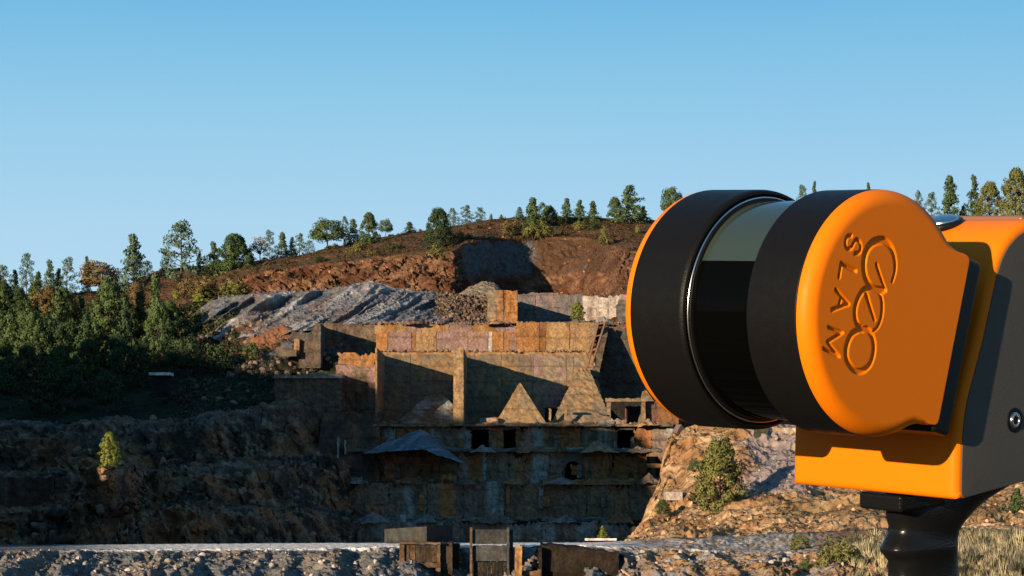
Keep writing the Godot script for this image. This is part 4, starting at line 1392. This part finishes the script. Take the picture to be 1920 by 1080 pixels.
func heap(px: float, base: float, d: float, w: float, h: float, c: Color) -> void:
	# loose spoil fallen on a ledge: a lumpy half cone
	var pts := PackedVector3Array()
	var cols := PackedColorArray()
	var foot := P(px, base, d)
	var ww := w / F * d
	var hh := h / F * d
	for j in 17:
		var v := j / 16.0
		for i in 41:
			var a := lerpf(-PI * 0.5, PI * 0.5, i / 40.0)
			var rr := v * (1.0 + 0.35 * n_mid.get_noise_2d(a * 9.0 + px, 2.0))
			var p := foot + Vector3(sin(a) * ww * 0.5 * rr, hh * pow(1.0 - v, 1.25), cos(a) * ww * 0.3 * rr)
			p += Vector3(n_fine.get_noise_3dv(p * 1.3), n_fine.get_noise_3dv(p * 1.1 + Vector3(9, 0, 0)), n_mid.get_noise_3dv(p * 3.0)) * 0.32
			pts.append(p)
			cols.append(c * (1.0 + 0.55 * n_fine.get_noise_3dv(p * 1.7)))
	struct("rubble_heap", grid(41, 17, pts, cols), M.rock)

func build_front() -> void:
	var WOOD := Color(0.15, 0.092, 0.052)
	var SHADE_DIRT := Color(0.042, 0.032, 0.023)  # dirt, and the hopper's shade painted into its boards
	var STEEL := Color(0.058, 0.061, 0.06)  # sheet metal darkened, the shade on it is in this colour
	# slanted screen behind
	var t := thing("slanted_screen", "grey slanted screen wall darkened as if shaded, behind the timber hopper", "wall")
	quad_piece(t, "face", [721, 992, 262], [800, 987, 256], [800, 1026, 256], [721, 1026, 262], 0.6, stained(STEEL, WOOD * 0.6, SHADE_DIRT, 0.2, 3.0), 0.04, 0.05)
	quad_piece(t, "return", [800, 986, 256], [848, 983, 264], [848, 1026, 264], [800, 1026, 256], 0.6, stained(STEEL * 0.5, SHADE_DIRT, SHADE_DIRT, 0.2, 6.0), 0.04, 0.05)
	# timber hopper
	t = thing("timber_hopper", "weathered timber and concrete hopper on posts at the bottom edge, left of the grey tank", "hopper")
	var lit := stained(WOOD * 1.1, WOOD * 0.7, SHADE_DIRT, 0.4, 3.0)
	var drk := stained(SHADE_DIRT * 1.3, WOOD * 0.6, SHADE_DIRT * 0.5, 0.4, 7.0)  # dark copy of the timber, shade included in the tone
	piece(t, "post", 749, 1016, 758, 1140, 230, 0.5, lit, 0.04, 0.05)
	piece(t, "post", 819, 1019, 825, 1072, 230, 0.4, lit, 0.04, 0.05)
	piece(t, "post", 817, 1064, 826, 1140, 229.8, 0.5, lit, 0.04, 0.05)
	piece(t, "top_beam", 749, 1016, 826, 1020, 229.7, 0.6, lit, 0.04, 0.05)
	for i in 6:
		piece(t, "board", 758.3 + i * 10.1, 1021, 768.0 + i * 10.1, 1054, 230.3 + fmod(i * 0.07, 0.15), 0.3, stained(SHADE_DIRT * (1.2 + 0.25 * (i % 3)), WOOD * 0.8, SHADE_DIRT * 0.5, 0.4, i * 3.0), 0.04, 0.08)
	piece(t, "cross_beam", 757, 1053, 826, 1064, 229.9, 0.8, stained(WOOD * 0.75, SHADE_DIRT * 1.5, SHADE_DIRT, 0.4, 2.0), 0.06, 0.1)
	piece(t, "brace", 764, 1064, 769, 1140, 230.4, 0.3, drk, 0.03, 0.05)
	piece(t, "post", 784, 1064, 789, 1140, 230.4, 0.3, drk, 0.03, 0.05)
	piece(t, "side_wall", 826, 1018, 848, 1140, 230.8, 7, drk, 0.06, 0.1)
	piece(t, "back_wall", 756, 1020, 846, 1140, 236.5, 0.4, stained(SHADE_DIRT * 0.5, SHADE_DIRT, SHADE_DIRT * 0.4, 0.3, 2.0), 0.05, 0.1)
	piece(t, "rear_bay", 848.5, 1020, 861, 1140, 233, 4, stained(STEEL * 0.5, SHADE_DIRT, SHADE_DIRT, 0.3, 2.0), 0.05, 0.1)
	# grey tank frame
	t = thing("grey_tank", "grey sheet metal tank held between two thin posts at the bottom edge", "tank")
	var grey := stained(STEEL * 1.05, STEEL * 0.8, SHADE_DIRT, 0.2, 3.0)
	piece(t, "post", 881, 989, 885.5, 1140, 231, 0.25, stained(WOOD, WOOD * 0.7, SHADE_DIRT, 0.3, 3.0), 0.01, 0.02)
	piece(t, "post", 950, 989, 954.5, 1140, 231, 0.25, stained(STEEL * 1.3, WOOD * 0.7, SHADE_DIRT, 0.3, 5.0), 0.01, 0.02)
	piece(t, "upper_sheet", 886, 993, 949.5, 1020, 231.4, 1.5, grey, 0.02, 0.02)
	piece(t, "lower_sheet", 886, 1023, 949.5, 1052, 231.5, 1.5, stained(STEEL * 1.15, STEEL, WOOD * 0.5, 0.3, 8.0), 0.02, 0.05)
	for i in 9:
		piece(t, "slat", 886.5 + i * 7.0, 1054, 892.8 + i * 7.0, 1140, 231.7, 0.3, stained(STEEL * 0.35, SHADE_DIRT, SHADE_DIRT, 0.4, i * 3.0), 0.02, 0.04)
	piece(t, "side_sheet", 955, 993, 962, 1140, 231.6, 4, stained(STEEL * 0.8, SHADE_DIRT, SHADE_DIRT, 0.2, 8.0), 0.02, 0.02)
	# timber bay on the right
	t = thing("timber_bay", "dark open timber bay with an orange lit post, right of the grey tank", "shed")
	quad_piece(t, "post", [966, 1023, 229], [979, 1023, 229], [977, 1140, 228], [963, 1140, 228], 0.7, stained(Color(0.48, 0.25, 0.10), WOOD, SHADE_DIRT, 0.3, 2.0), 0.03, 0.05)
	piece(t, "sill", 975, 1070, 1010, 1080, 229.6, 0.6, stained(Color(0.45, 0.22, 0.08), WOOD, SHADE_DIRT, 0.3, 4.0), 0.05, 0.1)
	piece(t, "post", 1008, 1066, 1015, 1140, 229.4, 0.6, stained(WOOD, WOOD * 0.7, SHADE_DIRT, 0.3, 2.0), 0.04, 0.05)
	piece(t, "side_wall", 1010, 1026, 1016, 1140, 229.8, 8, stained(SHADE_DIRT * 0.6, SHADE_DIRT, SHADE_DIRT * 0.5, 0.3, 2.0), 0.08, 0.1)
	quad_piece(t, "front_wall", [1016, 1020, 231], [1160, 1036, 231.5], [1160, 1140, 231], [1016, 1140, 231], 8, stained(SHADE_DIRT * 0.65, SHADE_DIRT, SHADE_DIRT * 0.4, 0.3, 9.0), 0.15, 0.15)
	piece(t, "back_wall", 972, 1024, 1014, 1140, 238, 0.5, stained(SHADE_DIRT * 0.3, SHADE_DIRT * 0.5, SHADE_DIRT * 0.3, 0.3, 2.0))
	t = thing("white_beam", "short white beam lying on the bank behind the timber bay", "beam")
	piece(t, "beam", 1097, 1009.5, 1156, 1013.5, 244, 1.0, stained(Color(0.72, 0.68, 0.62), PALE_C, SHADE_DIRT, 0.1, 3.0), 0.01, 0.01)
	t = thing("leaning_plank", "thin orange plank leaning right of the dark timber bay", "plank")
	var st := new_st()
	bar(st, P(1166, 1068, 227), P(1196, 1092, 225), 0.22, 0.12, Color(0.45, 0.25, 0.12))
	obj("plank", st.commit(), M.stuff, t)

const PALE_C := Color(0.55, 0.47, 0.40)

func build_trees() -> void:
	var R := "trees along the ridge"
	var L := "trees of the wood on the left slope"
	var S := "trees and bushes on the sunlit rocks"
	var H := "bushes on the red hilltop"
	# [bearing, base, top, width, kind, leaf, distance, label]
	var ridge := [
		[6, 556, 500, 34, "open", "blue", 545, "slim pine cut by the left edge of the photo"],
		[28, 560, 508, 26, "cone", "pine", 548, "short pine right of the edge pine, lower than its neighbours"],
		[50, 556, 479, 34, "open", "blue", 546, "first tall pine from the left edge with a feathery top"],
		[72, 560, 512, 26, "cone", "pine", 548, "small dark pine right of the feathery tall pine"],
		[93, 558, 490, 30, "cone", "blue", 545, "narrow pointed pine midway between feathery pine and brown oak"],
		[110, 560, 506, 24, "cone", "pine", 548, "small narrow pine close left of the twin pine"],
		[127, 560, 486, 34, "open", "blue", 545, "see-through pine just left of the brown round oak"],
		[185, 552, 485, 78, "round", "oak", 545, "brown green round oak on the left skyline"],
		[163, 552, 484, 20, "cone", "dark", 552, "thin dark pine tip rising behind the brown oak"],
		[250, 546, 444, 52, "cone", "blue", 540, "tall pointed pine between brown oak and the tallest pine"],
		[277, 545, 492, 30, "open", "blue", 548, "small pine at the right foot of the tall pointed pine"],
		[312, 525, 470, 30, "open", "blue", 545, "feathery low pine at the left foot of the tallest pine"],
		[338, 536, 421, 76, "open", "blue", 535, "tallest pine on the left ridge with open layered crown"],
		[374, 520, 476, 22, "cone", "pine", 540, "small pointed pine right of the tallest pine"],
		[400, 524, 456, 34, "cone", "pine", 538, "mid-sized pine left of the dense dark tree"],
		[440, 530, 441, 70, "full", "dark", 534, "dense dark tree left of the golden small oak"],
		[432, 545, 462, 50, "cone", "pine", 526, "lighter pine in front of the dense dark tree"],
		[468, 548, 478, 46, "cone", "dark", 525, "dark pine at the right foot of the dense dark tree"],
		[488, 492, 436, 44, "sparse", "gold", 540, "small golden leaved oak with bare trunk"],
		[505, 488, 434, 26, "open", "blue", 548, "thin pine behind the golden oak"],
		[530, 486, 438, 28, "cone", "blue", 548, "pointed pine right of the golden oak"],
		[548, 484, 446, 20, "cone", "blue", 550, "slender pine between pointed pine and airy pine"],
		[562, 482, 440, 26, "open", "blue", 550, "airy pale pine left of the big round pine"],
		[580, 478, 452, 22, "open", "blue", 550, "low pale pine touching the big round pine"],
		[615, 466, 406, 66, "round", "pine", 540, "big round dark green pine on the central slope"],
		[647, 462, 408, 20, "open", "blue", 550, "thin airy pine behind right of the big round pine"],
		[662, 466, 413, 30, "cone", "pine", 545, "pointed pine between round pine and tall full pine"],
		[692, 464, 400, 36, "full", "pine", 540, "tall full pine with pointed top on the central slope"],
		[723, 442, 408, 26, "round", "blue", 552, "small rounded pine alone left of the gap in the skyline"],
		[768, 437, 417, 24, "cone", "pine", 553, "tiny pine alone in the skyline gap"],
		[822, 476, 391, 52, "full", "dark", 500, "very dark full pine standing on the cliff brow"],
		[849, 428, 392, 24, "open", "blue", 553, "thin pine just right of the very dark pine"],
		[874, 428, 387, 30, "open", "pine", 553, "double topped pine right of the very dark pine"],
		[900, 422, 390, 24, "open", "blue", 553, "pale pine at the right end of the group beside the dark pine"],
		[921, 416, 402, 10, "cone", "blue", 553, "tiny pale pine on the bare crest, left one"],
		[940, 414, 403, 12, "cone", "blue", 553, "tiny dark pine on the bare crest, right one"],
		[974, 412, 389, 20, "cone", "blue", 552, "pale pointed pine at the left of the hilltop clump"],
		[999, 442, 374, 40, "cone", "pine", 535, "tallest pine of the hilltop clump with pointed top"],
		[1016, 432, 382, 28, "open", "pine", 545, "forked pine right of the tallest in the hilltop clump"],
		[1030, 430, 386, 34, "full", "pine", 542, "broad pine at the right of the hilltop clump"],
		[1063, 420, 374, 27, "cone", "pine", 550, "first of three separate conical pines right of the clump"],
		[1087, 420, 377, 26, "cone", "pine", 550, "middle of three separate conical pines right of the clump"],
		[1112, 420, 379, 26, "cone", "pine", 550, "third of three separate conical pines right of the clump"],
		[1153, 418, 370, 30, "full", "pine", 550, "left shoulder pine of the broad pair before the drum"],
		[1181, 418, 350, 56, "cone", "pine", 546, "tall broad pine left of the scanner drum"],
		[1206, 418, 388, 22, "cone", "blue", 552, "small pine between broad pine and scanner drum"],
		[1259, 412, 347, 40, "round", "pine", 546, "pine half hidden behind the far black drum"],
		[1290, 412, 372, 40, "cone", "pine", 546, "pine wholly behind the far drum, left of the window"],
		[1505, 412, 350, 24, "open", "pine", 550, "pine tip seen between the two black drums"],
		[1527, 412, 343, 16, "cone", "pine", 550, "thin pine top over the near black drum"],
		[1628, 412, 345, 18, "cone", "pine", 550, "dark pine tip over the near drum next to the orange cap"],
		[1722, 424, 361, 20, "open", "blue", 548, "pale slim pine right of the orange cap"],
		[1746, 424, 364, 28, "open", "blue", 548, "airy pine left of the tall pine above the button"],
		[1781, 426, 334, 42, "cone", "pine", 545, "tall pine above the scanner button"],
		[1806, 424, 388, 20, "cone", "blue", 550, "low pine right of the pine above the button"],
		[1826, 424, 332, 32, "cone", "pine", 548, "tall pine left of the bushy pair at the right edge"],
		[1856, 426, 342, 48, "full", "olive", 542, "olive bushy pine second from the right edge"],
		[1906, 428, 318, 64, "full", "olive", 538, "large bushy pine at the right edge"],
	]
	for q in ridge:
		tree(q[0], q[1] + 3, q[2], q[3], q[4], q[5], q[6], q[7], R)
	var wood := [
		[14, 640, 540, 60, "cone", "dark", "dark pine at the left edge below the skyline"],
		[46, 636, 548, 56, "round", "dark", "round dark tree under the feathery tall pine"],
		[76, 628, 540, 52, "round", "oak", "brownish tree in the upper left wood"],
		[110, 640, 546, 54, "cone", "pine", "pine in the upper wood below the twin pine"],
		[20, 700, 590, 60, "cone", "pine", "light green pine at the left edge of the lower wood"],
		[62, 706, 588, 66, "full", "pine", "big yellowish pine in the lower left wood"],
		[104, 700, 594, 56, "round", "dark", "dark round tree right of the big yellowish pine"],
		[152, 625, 556, 36, "cone", "pine", "small cone pine on the bare gap below the brown oak"],
		[132, 690, 640, 32, "round", "lime", "small bright green tree at the bottom of the wood"],
		[160, 700, 596, 54, "cone", "dark", "dark pine left of the large full pine"],
		[206, 664, 528, 82, "full", "pine", "large full pine in the middle of the left wood"],
		[236, 680, 560, 56, "cone", "dark", "dark pine leaning on the large full pine"],
		[226, 730, 620, 60, "round", "dark", "shaded tree below the large full pine"],
		[262, 640, 552, 40, "cone", "dark", "slim dark pine between large full pine and tall twin-topped pine"],
		[292, 664, 522, 48, "cone", "pine", "tall slender pine right of the large full pine"],
		[298, 690, 570, 60, "full", "pine", "bushy pine at the foot of the tall slender pine"],
		[332, 566, 543, 20, "round", "lime", "tiny lime green tree on the bare slope"],
		[380, 594, 532, 38, "full", "lime", "bright yellow green tree on the bare slope"],
		[468, 676, 638, 40, "bush", "pine", "green shrub at the left foot of the grey heap"],
		[350, 560, 516, 40, "bush", "oak", "brown shrub below the tallest pine"],
		[386, 552, 512, 52, "bush", "oak", "brown shrub below the mid-sized pine"],
		[440, 566, 520, 60, "bush", "olive", "olive shrub below the dense dark tree"],
		[20, 770, 660, 70, "round", "dark", "dark tree at the left edge near the pit rim"],
		[80, 776, 668, 64, "cone", "dark", "dark pine near the pit rim, second from the edge"],
		[140, 770, 676, 66, "round", "dark", "dark round tree at the pit rim"],
		[200, 780, 690, 60, "round", "dark", "dark tree at the pit rim left of the hut"],
		[350, 715, 625, 66, "round", "dark", "dark shrubby tree right of the hut"],
		[410, 700, 640, 56, "bush", "dark", "dark shrub left of the grey heap foot"],
		[-6, 610, 512, 50, "cone", "dark", "dark pine cut in half by the left edge"],
		[270, 725, 640, 46, "cone", "dark", "dark pine just left of the hut"],
		[4, 600, 528, 46, "full", "pine", "green pine at the left edge under the slim edge pine"],
		[36, 600, 540, 40, "full", "dark", "dark pine second from the edge under the skyline"],
		[64, 604, 532, 44, "cone", "pine", "green cone pine under the feathery tall pine"],
		[92, 600, 536, 44, "full", "oak", "brown green tree under the narrow pointed skyline pine"],
		[118, 604, 540, 42, "full", "pine", "green tree under the see-through skyline pine"],
		[138, 612, 560, 30, "cone", "dark", "small dark pine left of the bare gap"],
		[180, 640, 566, 44, "full", "dark", "dark tree in the wood right under the brown oak"],
		[44, 668, 586, 54, "full", "pine", "green tree between round dark tree and lower left wood"],
		[86, 664, 590, 52, "full", "dark", "dark tree above the big yellowish pine"],
		[126, 668, 606, 46, "full", "pine", "green tree above the small bright green tree"],
		[6, 736, 640, 60, "full", "pine", "green tree low at the left edge above the pit rim"],
		[50, 740, 648, 56, "full", "dark", "dark tree low in the wood, second from the edge"],
		[110, 738, 650, 58, "full", "pine", "green tree low in the wood under the bright green tree"],
		[165, 736, 640, 58, "full", "dark", "dark tree low in the wood left of the large full pine"],
		[318, 640, 566, 44, "full", "pine", "green tree right of the tall slender pine"],
		[256, 600, 530, 40, "full", "oak", "brownish bushy tree at the foot of the tall pointed pine"],
	]
	for q in wood:
		var d := depth_on("wooded_slope", q[0], q[1])
		if q[1] < 600: d = depth_on("wooded_slope", q[0], maxf(q[1], 592.0)) + 12.0
		tree(q[0], q[1] + 3, q[2], q[3], q[4], q[5], d, q[6], L)
	tree(205, 884, 812, 40, "full", "lime", 272, "lone sunlit yellow green pine in the dark pit", "")
	tree(180, 886, 868, 14, "bush", "lime", 273, "tiny shrub left of the lone sunlit pine", "")
	tree(1083, 603, 567, 27, "full", "lime", 425, "small bright pine in front of the pale recessed wall", "")
	tree(1350, 975, 826, 94, "full", "olive", 318, "big bushy sunlit pine on the rocks below the drums", S)
	tree(1352, 985, 955, 80, "bush", "olive", 314, "low scrub around the foot of the big bushy pine", S)
	tree(1303, 884, 858, 26, "bush", "pine", 334, "small green shrub at the left of the big bushy pine", S)
	tree(1243, 968, 937, 28, "full", "pine", 326, "small green tree on the left shoulder of the rocks", S)
	tree(1445, 953, 926, 26, "full", "olive", 318, "small yellowish tree right of the big bushy pine", S)
	tree(1365, 822, 800, 66, "bush", "olive", 356, "olive shrub under the far black drum", S)
	tree(1130, 1011, 987, 19, "cone", "lime", 246, "small bright pine behind the white beam", S)
	tree(1502, 1034, 1000, 42, "bush", "olive", 240, "round olive bush beside the pale track", S)
	tree(1575, 1078, 1000, 80, "bush", "olive", 224, "large olive bush at the bottom left of the grip", S)
	tree(1510, 1074, 1046, 28, "bush", "pine", 225, "small green bush left of the large olive bush", S)
	tree(1612, 1070, 1034, 32, "bush", "dark", 222, "dark green bush between large olive bush and grip", S)
	tree(1815, 1048, 985, 60, "bush", "oak", 235, "dark brown bush right of the grip", S)
	tree(1907, 974, 918, 36, "cone", "pine", 290, "small dense pine at the right edge below the scanner", S)
	var bushes := [[655, 478, 462, 24, "olive", "olive bush below the pointed pine"], [700, 482, 462, 30, "oak", "brown bush under the tall full pine"], [672, 476, 448, 24, "olive", "yellowish bush at the foot of the tall full pine"], [745, 466, 454, 28, "dark", "dark low bush on the bare central slope"], [600, 490, 478, 26, "dark", "dark low bush under the big round pine"], [820, 492, 455, 44, "olive", "lighter bush at the foot of the very dark pine"], [862, 455, 430, 26, "oak", "brown bush right of the very dark pine"], [950, 444, 410, 30, "oak", "brown bush left of the hilltop clump"], [968, 440, 408, 34, "oak", "ochre bush touching the hilltop clump"], [1000, 446, 416, 40, "olive", "olive bush in front of the hilltop clump"], [1020, 444, 412, 36, "olive", "pale olive bush right of the hilltop clump front"], [1086, 432, 412, 26, "olive", "olive bush below the middle conical pine"], [1133, 458, 420, 20, "olive", "upright bush on the brow before the drum"], [1112, 434, 414, 26, "dark", "dark bush below the third conical pine"], [1196, 436, 420, 12, "lime", "tiny lime bush beside the drum"], [880, 450, 436, 20, "dark", "dark low bush on the brow"]]
	for q in bushes:
		tree(q[0], q[1] + 2, q[2], q[3], "bush", q[4], depth_on("hill", q[0], q[1]) - 1.0, q[5], H)

func build_scatter() -> void:
	var r := RandomNumberGenerator.new()
	r.seed = 77
	var rocks := [rock_mesh(1), rock_mesh(2), rock_mesh(3), rock_mesh(4)]
	var jobs := [["near_bench", 1700, 0.06, 0.42, Color(0.30, 0.26, 0.22)], ["rock_spur", 700, 0.1, 0.5, Color(0.38, 0.24, 0.13)], ["red_cliff", 500, 0.15, 0.6, Color(0.24, 0.12, 0.06)], ["grey_spoil_heap", 350, 0.12, 0.45, Color(0.13, 0.128, 0.135)], ["rubble_bank", 260, 0.15, 0.5, Color(0.15, 0.105, 0.075)], ["pit_side", 500, 0.2, 1.0, Color(0.15, 0.10, 0.07)], ["wooded_slope", 500, 0.15, 0.9, Color(0.14, 0.10, 0.075)], ["hill", 300, 0.15, 0.5, Color(0.17, 0.085, 0.04)]]
	var spots: Array = []
	for j in jobs:
		var vs: PackedVector3Array = verts[j[0]]
		var made := 0
		while made < j[1]:
			var p := vs[r.randi() % vs.size()]
			var px := 960.0 - p.x / p.z * F
			var py := HY + p.y / p.z * F
			if px < -250 or px > 2200: continue
			if j[0] == "near_bench" and -p.z > 237.0: continue
			if j[0] == "red_cliff" and py > 640: continue
			if j[0] == "wooded_slope" and (px < 360 or py < 600): continue
			made += 1
			var s: float = j[2] + (j[3] - j[2]) * pow(r.randf(), 3.5)
			var b := Basis.from_euler(Vector3(r.randf() * TAU, r.randf() * TAU, r.randf() * TAU)).scaled(Vector3.ONE * s)
			var c: Color = j[4]
			spots.append([Transform3D(b, p), c * r.randf_range(0.6, 1.35)])
	# rubble lying on the terraces
	for q in [[600, 1240, 795, 388.5], [640, 1240, 843, 383], [640, 1240, 901, 376], [640, 1210, 973, 370], [705, 1100, 658, 414], [705, 1000, 606, 423], [960, 1180, 606, 430]]:
		for i in 200:
			var px := r.randf_range(q[0], q[1])
			var p := P(px, q[2], q[3] + r.randf_range(-2, 3))
			var s := 0.08 + 0.42 * pow(r.randf(), 3.0)
			spots.append([Transform3D(Basis.from_euler(Vector3(r.randf() * TAU, r.randf() * TAU, r.randf() * TAU)).scaled(Vector3.ONE * s), p), Color(0.17, 0.115, 0.075) * r.randf_range(0.4, 1.3)])
	scatter("rubble", rocks, M.stuff, spots, "loose stones strewn over the slopes and ledges", "rubble")
	# low scrub on the hilltop, the wooded slope and the rocks
	var tufts: Array = []
	for k in 3:
		var st := new_st()
		var rr := RandomNumberGenerator.new()
		rr.seed = 300 + k
		for i in 90:
			var o := Vector3(rr.randfn(), absf(rr.randfn()), rr.randfn()).normalized() * Vector3(0.55, 0.6, 0.55) * pow(rr.randf(), 0.4)
			leaf_quad(st, rr, o, 0.14, (o + Vector3(0, 0.3, 0)).normalized(), Color.WHITE * rr.randf_range(0.7, 1.2))
		tufts.append(st.commit())
	spots = []
	for j in [["hill", 3600, 0.35, 1.4, Color(0.09, 0.075, 0.03), Color(0.15, 0.095, 0.035)], ["wooded_slope", 2600, 0.6, 2.6, Color(0.06, 0.09, 0.034), Color(0.10, 0.095, 0.04)], ["rock_spur", 420, 0.2, 0.8, Color(0.12, 0.11, 0.035), Color(0.22, 0.16, 0.06)], ["pit_side", 300, 0.4, 1.3, Color(0.03, 0.035, 0.02), Color(0.05, 0.05, 0.03)], ["near_bench", 260, 0.2, 0.6, Color(0.13, 0.11, 0.04), Color(0.22, 0.17, 0.08)]]:
		var vs: PackedVector3Array = verts[j[0]]
		var made := 0
		while made < j[1]:
			var p := vs[r.randi() % vs.size()]
			var px := 960.0 - p.x / p.z * F
			if px < -250 or px > 2200: continue
			if j[0] == "near_bench" and px < 1180: continue
			if j[0] == "wooded_slope" and (px > 440 or HY + p.y / p.z * F > 690.0 - r.randf() * 30.0): continue
			if n_mid.get_noise_3dv(p * 1.3) < -0.05: continue
			made += 1
			var s: float = lerpf(j[2], j[3], pow(r.randf(), 2.5))
			var c: Color = (j[4] as Color).lerp(j[5], r.randf())
			spots.append([Transform3D(Basis(Vector3.UP, r.randf() * TAU).scaled(Vector3(s, s * r.randf_range(0.7, 1.1), s)), p + Vector3(0, s * 0.1, 0)), c])
	var vw: PackedVector3Array = verts["wooded_slope"]
	var made3 := 0
	while made3 < 520:
		var p := vw[r.randi() % vw.size()]
		var px := 960.0 - p.x / p.z * F
		var py := HY + p.y / p.z * F
		if px < 320 or px > 600 or py < 640: continue
		made3 += 1
		var s := lerpf(0.4, 1.6, pow(r.randf(), 2.0))
		spots.append([Transform3D(Basis(Vector3.UP, r.randf() * TAU).scaled(Vector3(s, s * r.randf_range(0.6, 1.2), s)), p + Vector3(0, s * 0.1, 0)), Color(0.075, 0.08, 0.06).lerp(Color(0.14, 0.10, 0.06), r.randf())])
	scatter("scrub", tufts, M.stuff, spots, "low scrub and heather covering the slopes", "scrub")
	# pale dry grass on the right of the near bench
	var blades: Array = []
	for k in 2:
		var st := new_st()
		var rr := RandomNumberGenerator.new()
		rr.seed = 400 + k
		for i in 46:
			var a := rr.randf() * TAU
			var o := Vector3(cos(a), 0, sin(a)) * rr.randf() * 0.35
			var tip := o * 2.0 + Vector3(rr.randfn() * 0.15, rr.randf_range(0.6, 1.2), rr.randfn() * 0.15)
			var sd := Vector3(-sin(a), 0, cos(a)) * 0.035
			st.set_color(Color.WHITE * rr.randf_range(0.7, 1.2))
			st.set_normal(Vector3(0, 0.5, 0.85).normalized())
			st.add_vertex(o - sd)
			st.add_vertex(tip)
			st.add_vertex(o + sd)
		blades.append(st.commit())
	spots = []
	var vb: PackedVector3Array = verts["near_bench"]
	var made2 := 0
	while made2 < 2600:
		var p := vb[r.randi() % vb.size()]
		var px := 960.0 - p.x / p.z * F
		var py := HY + p.y / p.z * F
		if px < 1600 or px > 2100 or py < 1010 or -p.z > 245: continue
		if px < 1680 and r.randf() < 0.7: continue
		made2 += 1
		var s := r.randf_range(0.5, 1.3)
		spots.append([Transform3D(Basis(Vector3.UP, r.randf() * TAU).scaled(Vector3(s, s, s)), p), Color(0.58, 0.50, 0.32).lerp(Color(0.30, 0.27, 0.12), r.randf() * r.randf())])
	scatter("dry_grass", blades, M.stuff, spots, "pale dry grass at the lower right", "grass")
